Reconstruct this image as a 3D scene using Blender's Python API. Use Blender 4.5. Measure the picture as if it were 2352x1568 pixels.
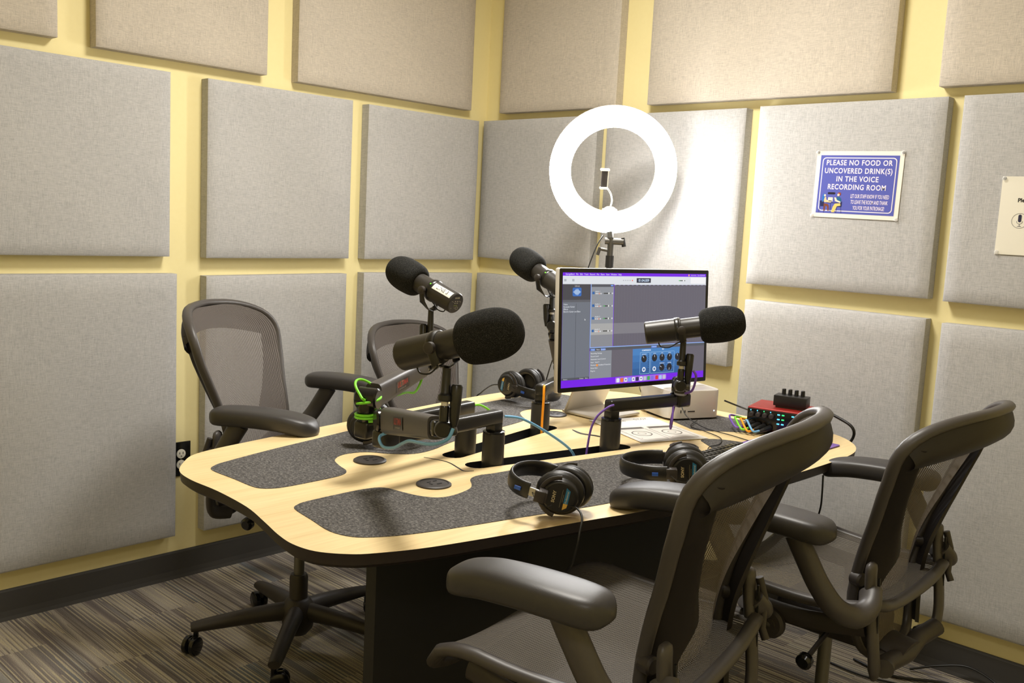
import bpy, bmesh, math, random
from mathutils import Vector, Matrix, Euler
random.seed(7)
PI = math.pi
for o in list(bpy.data.objects): bpy.data.objects.remove(o, do_unlink=True)
SC = bpy.context.scene
COL = SC.collection

# ------------------------------------------------------------------ camera, light, exposure
cd = bpy.data.cameras.new('camera'); cam = bpy.data.objects.new('camera', cd); COL.objects.link(cam)
cd.sensor_width = 36.0; cd.lens = 2187.95 / 2352 * 36; cd.clip_start = .02
cam.matrix_world = Matrix(((0.7215, -0.124, 0.6812, 3.109), (0.6905, 0.0563, -0.7211, -3.05),
                           (0.0511, 0.9907, 0.1262, 1.338), (0, 0, 0, 1)))
SC.camera = cam
wd = bpy.data.worlds.new('world'); SC.world = wd; wd.use_nodes = True
wd.node_tree.nodes['Background'].inputs[0].default_value = (.8, .8, .85, 1)
wd.node_tree.nodes['Background'].inputs[1].default_value = .0
SC.view_settings.view_transform = 'Standard'; SC.view_settings.look = 'None'
SC.view_settings.gamma = 1.0; SC.view_settings.use_curve_mapping = False
SC.view_settings.exposure = 0.24
def area(name, loc, size, power, col, target=None):
    l = bpy.data.lights.new(name, 'AREA'); l.energy = power; l.color = col; l.shape = 'SQUARE'; l.size = size
    o = bpy.data.objects.new(name, l); COL.objects.link(o); o.location = loc
    if target: o.rotation_euler = (Vector(target) - Vector(loc)).to_track_quat('-Z', 'Y').to_euler()
    return o
area('ceiling_lamp', (1.45, -1.25, 2.62), .45, 36, (1.0, .955, .88))
area('rear_ceiling_lamp', (3.2, -3.3, 2.68), .5, 9, (1.0, .96, .92))
RING_POWER = 50.0

# ------------------------------------------------------------------ helpers
def lin(c):
    return tuple((v / 12.92 if v <= .04045 else ((v + .055) / 1.055) ** 2.4) for v in c)
def rgb(r, g, b): return lin((r / 255, g / 255, b / 255))
def mat(name, col=(.5, .5, .5), rough=.5, metal=0., spec=.5, emit=None, es=0., alpha=1., coat=0., trans=0.):
    m = bpy.data.materials.new(name); m.use_nodes = True
    b = m.node_tree.nodes['Principled BSDF']
    b.inputs['Base Color'].default_value = (*col, 1); b.inputs['Roughness'].default_value = rough
    b.inputs['Metallic'].default_value = metal; b.inputs['Specular IOR Level'].default_value = spec
    b.inputs['Coat Weight'].default_value = coat; b.inputs['Transmission Weight'].default_value = trans
    b.inputs['Alpha'].default_value = alpha
    if emit: b.inputs['Emission Color'].default_value = (*emit, 1); b.inputs['Emission Strength'].default_value = es
    return m
class N:
    def __init__(s, m): s.nt = m.node_tree; s.b = s.nt.nodes['Principled BSDF']
    def n(s, t, **k):
        x = s.nt.nodes.new(t)
        for a, v in k.items():
            if a.startswith('i_'): x.inputs[a[2:].replace('_', ' ')].default_value = v
            else: setattr(x, a, v)
        return x
    def l(s, a, b): s.nt.links.new(a, b)
    def coord(s, scale=(1, 1, 1), kind='Object'):
        t = s.n('ShaderNodeTexCoord'); mp = s.n('ShaderNodeMapping'); mp.inputs['Scale'].default_value = scale
        s.l(t.outputs[kind], mp.inputs['Vector']); return mp.outputs['Vector']
    def noise(s, vec, scale=1., detail=2., rough=.5):
        x = s.n('ShaderNodeTexNoise'); x.inputs['Scale'].default_value = scale
        x.inputs['Detail'].default_value = detail; x.inputs['Roughness'].default_value = rough
        s.l(vec, x.inputs['Vector']); return x.outputs['Fac']
    def ramp(s, fac, stops, interp='LINEAR'):
        r = s.n('ShaderNodeValToRGB'); e = r.color_ramp; e.interpolation = interp
        while len(e.elements) < len(stops): e.elements.new(.5)
        for el, (p, c) in zip(e.elements, stops): el.position = p; el.color = (*c, 1)
        s.l(fac, r.inputs['Fac']); return r.outputs['Color']
    def math(s, op, a, b=None, clamp=False):
        x = s.n('ShaderNodeMath', operation=op); x.use_clamp = clamp
        for i, v in enumerate((a, b)):
            if v is None: continue
            if isinstance(v, (int, float)): x.inputs[i].default_value = v
            else: s.l(v, x.inputs[i])
        return x.outputs[0]
    def mix(s, fac, a, b, mode='MIX'):
        x = s.n('ShaderNodeMix', data_type='RGBA', blend_type=mode)
        for i, v in ((0, fac), (6, a), (7, b)):
            if isinstance(v, (int, float)): x.inputs[i].default_value = v
            elif isinstance(v, tuple): x.inputs[i].default_value = (*v, 1)
            else: s.l(v, x.inputs[i])
        return x.outputs[2]
    def col(s, c): s.l(c, s.b.inputs['Base Color'])
    def bump(s, h, strength=.3, dist=.001):
        x = s.n('ShaderNodeBump'); x.inputs['Strength'].default_value = strength; x.inputs['Distance'].default_value = dist
        s.l(h, x.inputs['Height']); s.l(x.outputs[0], s.b.inputs['Normal'])

def m_fabric(name='grey_acoustic_fabric', tint=(1, 1, 1)):
    m = mat(name, rgb(178, 172, 164), .95, spec=.1); n = N(m)
    h = n.noise(n.coord((45, 45, 800)), 1, 3, .6); v = n.noise(n.coord((800, 800, 45)), 1, 3, .6)
    g = n.noise(n.coord((900, 900, 900)), 1, 1)
    big = n.noise(n.coord((3, 3, 3)), 1, 2)
    s = n.math('ADD', n.math('ADD', h, v), n.math('MULTIPLY', g, .5))
    c = n.ramp(n.math('MULTIPLY', s, .4), [(.34, rgb(147, 147, 148)), (.5, rgb(182, 181, 181)), (.66, rgb(206, 204, 202))])
    c = n.mix(.12, c, n.ramp(big, [(.3, rgb(163, 163, 163)), (.7, rgb(198, 196, 193))]))
    n.col(n.mix(1., c, tint, 'MULTIPLY')); n.bump(s, .35, .0006); return m
def m_wall():
    m = mat('yellow_wall_paint', rgb(240, 222, 150), .6, spec=.3); n = N(m)
    f = n.noise(n.coord((60, 60, 60)), 1, 3)
    n.col(n.mix(f, rgb(238, 224, 166), rgb(242, 229, 174))); n.bump(f, .08, .001); return m
def m_wood():
    m = mat('maple_laminate', rgb(232, 205, 150), .38, spec=.45); n = N(m)
    f = n.noise(n.coord((22, 1.6, 10)), 1, 5, .6)
    f2 = n.noise(n.coord((160, 5, 40)), 1, 2, .6)
    c = n.ramp(f, [(.25, rgb(226, 197, 142)), (.5, rgb(236, 212, 160)), (.75, rgb(242, 221, 172))])
    n.col(n.mix(.25, c, n.ramp(f2, [(.35, rgb(206, 172, 118)), (.6, rgb(240, 218, 170))]))); return m
def m_felt():
    m = mat('charcoal_felt', rgb(72, 70, 70), .97, spec=.1); n = N(m)
    f = n.noise(n.coord((150, 210, 150)), 1, 5, .75); g = n.noise(n.coord((500, 500, 500)), 1, 2)
    n.col(n.ramp(n.math('ADD', n.math('MULTIPLY', f, .75), n.math('MULTIPLY', g, .25)),
                 [(.36, rgb(56, 55, 55)), (.5, rgb(88, 86, 85)), (.64, rgb(134, 131, 128))]))
    n.bump(g, .4, .001); return m
def m_carpet():
    m = mat('striped_carpet', rgb(110, 100, 90), .97, spec=.05); n = N(m)
    t = n.n('ShaderNodeTexCoord'); sp = n.n('ShaderNodeSeparateXYZ'); n.l(t.outputs['Object'], sp.inputs[0])
    X, Y = sp.outputs['X'], sp.outputs['Y']
    ty = n.math('FLOOR', n.math('MULTIPLY', Y, 4.0))
    off = n.math('MULTIPLY', n.math('MODULO', n.math('ABSOLUTE', ty), 2.0), .5)
    tx = n.math('FLOOR', n.math('ADD', n.math('MULTIPLY', X, 2.0), off))
    hsh = n.math('ADD', n.math('MULTIPLY', tx, 13.7), n.math('MULTIPLY', ty, 7.31))
    def band(fy, fx, add, det=2):
        cb = n.n('ShaderNodeCombineXYZ')
        n.l(n.math('MULTIPLY', Y, fy), cb.inputs[0]); n.l(n.math('MULTIPLY', X, fx), cb.inputs[1])
        n.l(n.math('ADD', hsh, add), cb.inputs[2]); return n.noise(cb.outputs[0], 1, det, .55)
    base = n.ramp(band(11, .6, 0, 1), [(.30, rgb(116, 122, 128)), (.42, rgb(124, 118, 116)), (.5, rgb(168, 160, 148)), (.58, rgb(118, 110, 108)), (.7, rgb(148, 147, 143))], 'EASE')
    wob = n.math('MULTIPLY', band(3, 5, 1.7, 2), .006)
    ph = n.math('FRACT', n.math('MULTIPLY', n.math('ADD', Y, wob), 1 / .0135))
    ln = n.math('LESS_THAN', ph, .26); ln2 = n.math('GREATER_THAN', n.math('ABSOLUTE', n.math('SUBTRACT', ph, .55)), .13)
    wh = n.math('MULTIPLY', ln, n.math('MULTIPLY', n.math('GREATER_THAN', band(9, 1.5, 5.1, 1), .50), .65))
    dk = n.math('MULTIPLY', n.math('SUBTRACT', 1.0, ln2), n.math('MULTIPLY', n.math('GREATER_THAN', band(8, 1.2, 9.7, 1), .50), .6))
    thin = band(150, .8, 3.3, 1)
    c = n.mix(n.ramp(thin, [(.56, (0, 0, 0)), (.64, (.8, .8, .8))]), base, rgb(186, 176, 150))
    dark = band(110, .8, 8.1, 1)
    c = n.mix(n.ramp(dark, [(.57, (0, 0, 0)), (.66, (.8, .8, .8))]), c, rgb(98, 91, 90))
    c = n.mix(wh, c, rgb(196, 184, 154)); c = n.mix(dk, c, rgb(102, 96, 95))
    g = n.noise(n.coord((420, 420, 420)), 1, 2, .7)
    c = n.mix(.5, c, n.ramp(g, [(.3, (.1, .1, .1)), (.7, (.9, .9, .9))]), 'OVERLAY')
    n.col(c); n.bump(g, .6, .003); return m
def m_foam():
    m = mat('black_foam', rgb(34, 34, 33), .95, spec=.15); n = N(m)
    g = n.noise(n.coord((1000, 1000, 1000)), 1, 2, .7)
    n.col(n.ramp(g, [(.42, rgb(20, 20, 20)), (.56, rgb(40, 40, 39)), (.68, rgb(86, 86, 82))])); n.bump(g, .6, .0015); return m
def m_plastic(name, c, rough=.45, bump=.15, spec=.5):
    m = mat(name, c, rough, spec=spec); n = N(m)
    n.bump(n.noise(n.coord((900, 900, 900)), 1, 1), bump, .0005); return m
def m_mesh(name, pitch, gap, c1, c2):
    m = mat(name, c1, .7, spec=.3); n = N(m)
    t = n.n('ShaderNodeTexCoord'); sp = n.n('ShaderNodeSeparateXYZ'); n.l(t.outputs['UV'], sp.inputs[0])
    fu = n.math('FRACT', n.math('MULTIPLY', sp.outputs[0], 1 / pitch))
    fv = n.math('FRACT', n.math('MULTIPLY', sp.outputs[1], 1 / .0035))
    su = n.math('LESS_THAN', fu, gap); sv = n.math('LESS_THAN', fv, .78)
    hole = n.math('MULTIPLY', su, sv)
    n.l(n.math('SUBTRACT', 1.0, hole), n.b.inputs['Alpha'])
    n.col(n.mix(n.ramp(n.math('ABSOLUTE', n.math('SUBTRACT', fu, .65)), [(.0, (1, 1, 1)), (.22, (0, 0, 0))]), c2, c1)); return m

M = dict(fabric=m_fabric(), beige=m_fabric('beige_acoustic_fabric', (1.12, 1.02, .87)), wall=m_wall(), wood=m_wood(), felt=m_felt(), carpet=m_carpet(), foam=m_foam(),
    base=m_plastic('grey_rubber_skirting', rgb(62, 60, 58), .6), ceil=mat('white_ceiling_tile', rgb(225, 220, 210), .9),
    frame=m_plastic('graphite_plastic', rgb(70, 66, 64), .42, .12), wing=m_plastic('dark_plastic', rgb(52, 47, 45), .5),
    pad=m_plastic('arm_rubber', rgb(54, 52, 52), .42, .2), black=m_plastic('black_plastic', rgb(26, 25, 25), .4),
    gloss=mat('black_gloss', rgb(18, 18, 19), .18), satin=m_plastic('black_satin', rgb(30, 29, 28), .3, .05),
    post=m_plastic('black_anodised', rgb(40, 38, 37), .38, .1), steel=mat('chrome_steel', rgb(200, 200, 198), .2, 1.),
    column=mat('grey_column', rgb(120, 118, 110), .35, .6), grey=mat('dark_steel', rgb(90, 88, 84), .35, .8), white=mat('white_paper', rgb(238, 234, 226), .6),
    edge=mat('dark_table_edge', rgb(38, 30, 28), .5), under=mat('black_panel', rgb(20, 20, 22), .6),
    micbody=m_plastic('mic_dark_grey', rgb(48, 45, 42), .38, .1), leather=m_plastic('black_leatherette', rgb(24, 23, 23), .38, .3),
    alu=mat('silver_aluminium', rgb(212, 207, 200), .38, .2), red=mat('red_metal', rgb(150, 32, 26), .4, .3),
    cloth=m_mesh('back_mesh', .0062, .36, rgb(64, 58, 56), rgb(112, 104, 98)),
    seatcloth=m_mesh('seat_mesh', .0080, .26, rgb(38, 36, 35), rgb(108, 102, 94)),
    orange=mat('orange_cable', rgb(250, 160, 20), .45), blue=mat('blue_cable', rgb(116, 176, 222), .45),
    green=mat('green_cable', rgb(130, 225, 50), .45), purple=mat('purple_cable', rgb(118, 84, 180), .45),
    cable=mat('black_cable', rgb(22, 22, 22), .45), holewhite=mat('outlet_white', rgb(232, 228, 214), .4),
    slot=mat('slot_black', rgb(10, 10, 12), .6), tray=mat('tray_metal', rgb(150, 152, 158), .3, .7),
    clear=mat('clear_plastic', (.9, .9, .9), .1, alpha=.35), purplepad=mat('purple_fabric', rgb(122, 92, 165), .9),
    silverband=mat('silver_slider', rgb(170, 168, 160), .3, .6))

LAST = []
class B:
    """collects shapes in one bmesh with several material slots"""
    def __init__(s): s.bm = bmesh.new(); s.mats = []; s.mi = 0
    def m(s, mt):
        if mt not in s.mats: s.mats.append(mt)
        s.mi = s.mats.index(mt); return s
    def _tag(s, n0):
        s.bm.faces.ensure_lookup_table()
        for f in s.bm.faces[n0:]: f.material_index = s.mi
    def box(s, c, d, R=None, bev=0., seg=2):
        n0 = len(s.bm.faces); t = bmesh.new(); bmesh.ops.create_cube(t, size=1)
        for v in t.verts: v.co = Vector((v.co.x * d[0], v.co.y * d[1], v.co.z * d[2]))
        if bev: bmesh.ops.bevel(t, geom=t.edges[:], offset=bev, segments=seg, affect='EDGES', profile=.5)
        for v in t.verts: v.co = (R @ v.co if R else v.co) + Vector(c)
        s._merge(t, n0); return s
    def _merge(s, t, n0):
        me = bpy.data.meshes.new('tmp'); t.to_mesh(me); t.free(); s.bm.from_mesh(me); bpy.data.meshes.remove(me); s._tag(n0)
    def lathe(s, prof, origin=(0, 0, 0), axis=(0, 0, 1), seg=32, sx=1., sy=1., xdir=None):
        """prof: list of (radius, height) along axis"""
        n0 = len(s.bm.faces); ax = Vector(axis).normalized()
        u = Vector(xdir).normalized() if xdir else (ax.orthogonal().normalized()); u = (u - ax * u.dot(ax)).normalized(); v = ax.cross(u)
        rings = []
        for r, h in prof:
            rings.append([s.bm.verts.new(Vector(origin) + ax * h + (u * math.cos(2 * PI * i / seg) * sx + v * math.sin(2 * PI * i / seg) * sy) * max(r, 1e-5)) for i in range(seg)])
        for a, b in zip(rings, rings[1:]):
            for i in range(seg): s.bm.faces.new((a[i], a[(i + 1) % seg], b[(i + 1) % seg], b[i]))
        s.bm.faces.new(rings[0][::-1]); s.bm.faces.new(rings[-1]); s._tag(n0); return s
    def cyl(s, a, b, r, seg=24, r2=None, bev=0.):
        a, b = Vector(a), Vector(b); L = (b - a).length; r2 = r if r2 is None else r2
        p = [(r, 0), (r2, L)] if not bev else [(r - bev, 0), (r, bev), (r2, L - bev), (r2 - bev, L)]
        return s.lathe(p, a, b - a, seg)
    def sweep(s, pts, radii, seg=12, closed=False, up=None, cap=True):
        """pts: list of Vector; radii: r or list of (rn, rb) with rn along 'up'-normal"""
        n0 = len(s.bm.faces); P = [Vector(p) for p in pts]; n = len(P); rings = []; pn = None
        for i in range(n):
            t = (P[(i + 1) % n] - P[i - 1]) if closed else (P[min(i + 1, n - 1)] - P[max(i - 1, 0)])
            t.normalize()
            if up is not None:
                uu = up[i] if isinstance(up, list) else up
                nn = Vector(uu) - t * Vector(uu).dot(t)
            elif pn is None: nn = t.orthogonal()
            else: nn = pn - t * pn.dot(t)
            nn.normalize(); pn = nn; bb = t.cross(nn)
            r = radii[i] if isinstance(radii, list) else radii
            rn, rb = r if isinstance(r, tuple) else (r, r)
            rings.append([s.bm.verts.new(P[i] + nn * math.cos(2 * PI * k / seg) * rn + bb * math.sin(2 * PI * k / seg) * rb) for k in range(seg)])
        m_ = n if closed else n - 1
        for i in range(m_):
            a, b = rings[i], rings[(i + 1) % n]
            for k in range(seg): s.bm.faces.new((a[k], a[(k + 1) % seg], b[(k + 1) % seg], b[k]))
        if not closed and cap: s.bm.faces.new(rings[0][::-1]); s.bm.faces.new(rings[-1])
        s._tag(n0); return s
    def prism(s, poly, z0, z1, bev=0.):
        n0 = len(s.bm.faces); t = bmesh.new()
        f = t.faces.new([t.verts.new((p[0], p[1], z0)) for p in poly])
        r = bmesh.ops.extrude_face_region(t, geom=[f])
        for v in [g for g in r['geom'] if isinstance(g, bmesh.types.BMVert)]: v.co.z = z1
        bmesh.ops.recalc_face_normals(t, faces=t.faces[:]); s._merge(t, n0); return s
    def grid(s, fn, nu, nv, thick=0., uvs=None, cu=False):
        n0 = len(s.bm.faces); g = [[s.bm.verts.new(fn(i / nu, j / nv)) for j in range(nv + 1)] for i in range(nu + 1)]
        uv = s.bm.loops.layers.uv.verify() if uvs else None
        for i in range(nu):
            for j in range(nv):
                f = s.bm.faces.new((g[i][j], g[i + 1][j], g[i + 1][j + 1], g[i][j + 1]))
                if uvs:
                    for lp, (a, b) in zip(f.loops, ((i, j), (i + 1, j), (i + 1, j + 1), (i, j + 1))): lp[uv].uv = uvs(a / nu, b / nv)
        if thick:
            fs = s.bm.faces[n0:] if False else [f for f in s.bm.faces][n0:]
            bmesh.ops.solidify(s.bm, geom=fs, thickness=thick)
        s._tag(n0); return s
    def build(s, name, parent=None, mt=None, smooth=40, loc=None, bevel=0., label=None, sub=0):
        if mt: s.mats = [mt]
        me = bpy.data.meshes.new(name)
        if not s.keepn: bmesh.ops.recalc_face_normals(s.bm, faces=s.bm.faces[:])
        s.bm.to_mesh(me); s.bm.free()
        for x in s.mats: me.materials.append(x)
        if smooth:
            for p in me.polygons: p.use_smooth = True
            me.set_sharp_from_angle(angle=math.radians(smooth))
        o = bpy.data.objects.new(name, me); COL.objects.link(o)
        if parent: o.parent = parent
        if loc:
            o.location = loc; me.transform(Matrix.Translation(-Vector(loc)))
        if bevel:
            b = o.modifiers.new('bevel', 'BEVEL'); b.width = bevel; b.segments = 3; b.limit_method = 'ANGLE'; b.angle_limit = math.radians(50)
        if sub:
            b = o.modifiers.new('sub', 'SUBSURF'); b.levels = sub; b.render_levels = sub
        if label: o['label'] = label
        LAST.append(o); return o
    keepn = False
def tag(o, label, cat, group=None):
    o['label'] = label; o['category'] = cat
    if group: o['group'] = group
    return o
def struct(o): o['kind'] = 'structure'; return o
def thing(name, label, cat, loc=(0, 0, 0), rz=0., group=None, mw=None):
    o = bpy.data.objects.new(name, None); COL.objects.link(o); o.empty_display_size = .05
    if mw is not None: o.matrix_world = mw
    else: o.location = loc; o.rotation_euler = (0, 0, rz)
    return tag(o, label, cat, group)
def copy_tree(o, parent=None):
    c = o.copy(); COL.objects.link(c)
    if parent: c.parent = parent
    for ch in list(o.children): copy_tree(ch, c)
    return c
def frame(origin, x, z):
    """matrix with local x along x, local z along z"""
    z = Vector(z).normalized(); x = Vector(x); x = (x - z * x.dot(z)).normalized(); y = z.cross(x)
    m = Matrix((x, y, z)).transposed().to_4x4(); m.translation = Vector(origin); return m
def cat(pts, n=8, closed=False):
    P = [Vector(p) for p in pts]; out = []; L = len(P)
    for i in range(L if closed else L - 1):
        if closed: p0, p1, p2, p3 = P[i - 1], P[i], P[(i + 1) % L], P[(i + 2) % L]
        else: p0, p1, p2, p3 = P[max(i - 1, 0)], P[i], P[i + 1], P[min(i + 2, L - 1)]
        for k in range(n):
            t = k / n
            out.append(.5 * ((2 * p1) + (p2 - p0) * t + (2 * p0 - 5 * p1 + 4 * p2 - p3) * t * t + (3 * p1 - p0 - 3 * p2 + p3) * t ** 3))
    if not closed: out.append(P[-1])
    return out
def interp(tab, x):
    if x <= tab[0][0]: return tab[0][1]
    for (a, va), (b, vb) in zip(tab, tab[1:]):
        if x <= b:
            t = (x - a) / (b - a); return va + (vb - va) * t
    return tab[-1][1]
def smooth_tab(tab, n=6):
    return [tuple(p[:2]) for p in cat([(a, b, 0) for a, b in tab], n)]

class Art(B):
    """flat artwork in local x/y with small z layers, one mesh with many colours"""
    keepn = True
    def __init__(s, emit=0.): super().__init__(); s.emit = emit; s.cache = {}
    def c(s, r, g, b):
        k = (r, g, b)
        if k not in s.cache:
            col = rgb(r, g, b)
            s.cache[k] = mat('print_%02x%02x%02x' % k, col if not s.emit else (0.01, .01, .01), .35, emit=col if s.emit else None, es=s.emit, coat=0. if s.emit else .3)
        return s.m(s.cache[k])
    def poly(s, pts, z=0.):
        n0 = len(s.bm.faces); f = s.bm.faces.new([s.bm.verts.new((x, y, z)) for x, y in pts]); f.normal_update()
        if f.normal.z < 0: f.normal_flip()
        s._tag(n0); return s
    def rect(s, x0, y0, x1, y1, z=0.): return s.poly([(x0, y0), (x1, y0), (x1, y1), (x0, y1)], z)
    def rrect(s, x0, y0, x1, y1, r, z=0., k=5):
        p = []
        for cx, cy, a in ((x1 - r, y1 - r, 0), (x0 + r, y1 - r, 90), (x0 + r, y0 + r, 180), (x1 - r, y0 + r, 270)):
            for i in range(k + 1): t = math.radians(a + 90 * i / k); p.append((cx + r * math.cos(t), cy + r * math.sin(t)))
        return s.poly(p, z)
    def disc(s, cx, cy, r, z=0., ry=None, k=20):
        return s.poly([(cx + r * math.cos(2 * PI * i / k), cy + (ry or r) * math.sin(2 * PI * i / k)) for i in range(k)], z)
    def line(s, pts, w, z=0.):
        for (x0, y0), (x1, y1) in zip(pts, pts[1:]):
            d = Vector((x1 - x0, y1 - y0)); L = d.length or 1; nx, ny = -d.y / L * w / 2, d.x / L * w / 2
            s.poly([(x0 + nx, y0 + ny), (x0 - nx, y0 - ny), (x1 - nx, y1 - ny), (x1 + nx, y1 + ny)], z)
        return s
    def text(s, txt, x, y, size, z=0., align='CENTER', rot=0., bold=0., sx=1., space=1., shear=0.):
        cu = bpy.data.curves.new('t', 'FONT'); cu.body = txt; cu.size = size; cu.align_x = align; cu.align_y = 'CENTER'
        cu.offset = bold; cu.space_character = space; cu.shear = shear; cu.resolution_u = 3
        o = bpy.data.objects.new('t', cu); COL.objects.link(o); bpy.context.view_layer.update()
        me = bpy.data.meshes.new_from_object(o.evaluated_get(bpy.context.evaluated_depsgraph_get()))
        me.transform(Matrix.Translation((x, y, z)) @ Matrix.Rotation(rot, 4, 'Z') @ Matrix.Diagonal((sx, 1, 1, 1)))
        n0 = len(s.bm.faces); s.bm.from_mesh(me); s._tag(n0)
        bpy.data.objects.remove(o); bpy.data.curves.remove(cu); bpy.data.meshes.remove(me); return s
# ------------------------------------------------------------------ the room
RX, RY, RZ = 4.0, -4.2, 2.72
def room():
    struct(B().box((RX / 2, RY / 2, -.05), (RX + .4, -RY + .4, .1)).build('floor', mt=M['carpet'], smooth=0))
    struct(B().box((RX / 2, RY / 2, RZ + .05), (RX + .4, -RY + .4, .1)).build('ceiling', mt=M['ceil'], smooth=0))
    struct(B().box((-.05, RY / 2, RZ / 2), (.1, -RY, RZ)).build('wall_left', mt=M['wall'], smooth=0))
    struct(B().box((RX / 2 - .05, .05, RZ / 2), (RX + .1, .1, RZ)).build('wall_right', mt=M['wall'], smooth=0))
    struct(B().box((RX + .05, RY / 2, RZ / 2), (.1, -RY, RZ)).build('wall_back', mt=M['wall'], smooth=0))
    struct(B().box((RX / 2, RY - .05, RZ / 2), (RX + .2, .1, RZ)).build('wall_front', mt=M['wall'], smooth=0))
    def skirt(name, pts):
        b = B()
        prof = [(0, 0), (.013, 0), (.009, .012), (.006, .03), (.006, .094), (.003, .101), (0, .101)]
        (x0, y0), (x1, y1), (nx, ny) = pts
        v0 = [b.bm.verts.new((x0 + nx * d, y0 + ny * d, z)) for d, z in prof]
        v1 = [b.bm.verts.new((x1 + nx * d, y1 + ny * d, z)) for d, z in prof]
        for i in range(len(prof) - 1): b.bm.faces.new((v0[i], v0[i + 1], v1[i + 1], v1[i]))
        b.bm.faces.new(v0); b.bm.faces.new(v1[::-1])
        struct(b.build(name, mt=M['base'], smooth=0))
    skirt('baseboard_left', ((0, RY), (0, 0), (1, 0)))
    skirt('baseboard_right', ((0, 0), (RX, 0), (0, -1)))
    f = thing('ceiling_light', 'square recessed ceiling light above the table', 'light', (1.45, -1.25, RZ))
    B().box((0, 0, -.012), (.62, .62, .02), bev=.004).build('frame', f, M['ceil'])
    B().box((0, 0, -.026), (.56, .56, .006)).build('diffuser', f, mat('diffuser', (.9, .9, .9), .5, emit=(1, .9, .75), es=1.5))
    f = thing('ceiling_light', 'square recessed ceiling light behind the near chairs', 'light', (3.2, -3.3, RZ))
    B().box((0, 0, -.012), (.62, .62, .02), bev=.004).build('frame', f, M['ceil'])
    B().box((0, 0, -.026), (.56, .56, .006)).build('diffuser', f, mat('diffuser_b', (.9, .9, .9), .5, emit=(1, .92, .8), es=1.))
room()

# fabric panels: (wall, a0, a1, z0, z1, label, warp)
T = .05
PN = [
 ('L', -2.48, -1.871, 1.812, 2.42, 'beige fabric acoustic panel at the top left corner, mostly out of view'),
 ('L', -1.756, -1.148, 1.808, 2.42, 'beige fabric acoustic panel high on the left wall above the left chair'),
 ('L', -1.019, -.138, 1.802, 2.42, 'wide beige fabric acoustic panel high on the left wall beside the corner'),
 ('L', -2.120, -1.511, 1.157, 1.766, 'grey fabric acoustic panel at the left edge, middle row of left wall'),
 ('L', -1.376, -.768, 1.154, 1.762, 'grey fabric acoustic panel, middle row of left wall, directly above the mesh chair back'),
 ('L', -.690, -.086, 1.154, 1.760, 'grey fabric acoustic panel on the left wall beside the corner, above the labelled microphone'),
 ('L', -2.090, -1.484, .171, 1.098, 'tall grey fabric acoustic panel at lower left, beside the black power outlet'),
 ('L', -1.375, -.775, .166, 1.092, 'tall grey fabric acoustic panel behind the left mesh chair'),
 ('L', -.689, -.088, .170, 1.096, 'tall grey fabric acoustic panel behind the far mesh chair, left of the corner'),
 ('R', .123, .759, 1.798, 2.42, 'beige fabric acoustic panel high on the right wall next to the corner'),
 ('R', .909, 1.840, 1.800, 2.42, 'wide beige fabric acoustic panel high above the blue sign'),
 ('R', 1.985, 2.90, 1.803, 2.42, 'beige fabric acoustic panel at the top right corner of the view'),
 ('R', .031, .674, 1.165, 1.764, 'grey fabric acoustic panel behind the ring light, right of the corner'),
 ('R', .724, 1.337, .851, 1.768, 'tall grey fabric acoustic panel brightly lit beside the ring light, above the monitor'),
 ('R', 1.389, 2.018, 1.162, 1.772, 'grey fabric acoustic panel carrying the blue sign'),
 ('R', 2.063, 2.69, 1.158, 1.772, 'grey fabric acoustic panel carrying the white poster at right edge'),
 ('R', .031, .66, .172, 1.098, 'grey fabric acoustic panel low on right wall by the corner, left of monitor'),
 ('R', 1.392, 2.020, .172, 1.101, 'tall grey fabric acoustic panel behind the red audio interface'),
 ('R', 2.068, 2.69, .175, 1.096, 'tall grey fabric acoustic panel at right edge behind the right chair'),
]
def panel(w, a0, a1, z0, z1, label, i):
    rnd = random.Random(i * 3 + 1); nu, nv = 14, 14; W, Hh = a1 - a0, z1 - z0; r = .007
    bm = B(); sk = [rnd.uniform(-.003, .003) for _ in range(4)]
    def pos(u, v, d):   # u along wall, v up, d out of the wall
        a = a0 + W * u; z = z0 + Hh * v
        z += (sk[0] * (1 - u) + sk[1] * u) * (1 - v) + (sk[2] * (1 - u) + sk[3] * u) * v
        return Vector((d, a, z)) if w == 'L' else Vector((a, -d, z))
    us = [0, r / W] + [k / nu for k in range(1, nu)] + [1 - r / W, 1]
    vs = [0, r / Hh] + [k / nv for k in range(1, nv)] + [1 - r / Hh, 1]
    def dd(u, v):
        e = min(u * W, (1 - u) * W, v * Hh, (1 - v) * Hh)
        d = T - (.0045 if e < 1e-6 else 0) - .0014 * math.exp(-e / .05)
        return d + .0006 * math.sin(u * 9 + i) * math.sin(v * 7 + i * 2)
    g = [[bm.bm.verts.new(pos(u, v, dd(u, v))) for v in vs] for u in us]
    for a in range(len(us) - 1):
        for c in range(len(vs) - 1): bm.bm.faces.new((g[a][c], g[a + 1][c], g[a + 1][c + 1], g[a][c + 1]))
    ring = [(k, 0) for k in range(len(us))] + [(len(us) - 1, k) for k in range(1, len(vs))] + \
           [(k, len(vs) - 1) for k in range(len(us) - 2, -1, -1)] + [(0, k) for k in range(len(vs) - 2, 0, -1)]
    bk = [bm.bm.verts.new(pos(us[x], vs[y], .0015)) for x, y in ring]
    for k in range(len(ring)):
        x, y = ring[k]; x2, y2 = ring[(k + 1) % len(ring)]
        bm.bm.faces.new((g[x][y], bk[k], bk[(k + 1) % len(ring)], g[x2][y2]))
    bm.bm.faces.new(bk[::-1])
    c = pos(.5, .5, 0)
    tag(bm.build('acoustic_panel', mt=M['beige' if z1 > 2.2 else 'fabric'], smooth=50, loc=c), label, 'wall panel', 'fabric acoustic panels on the walls')
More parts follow.
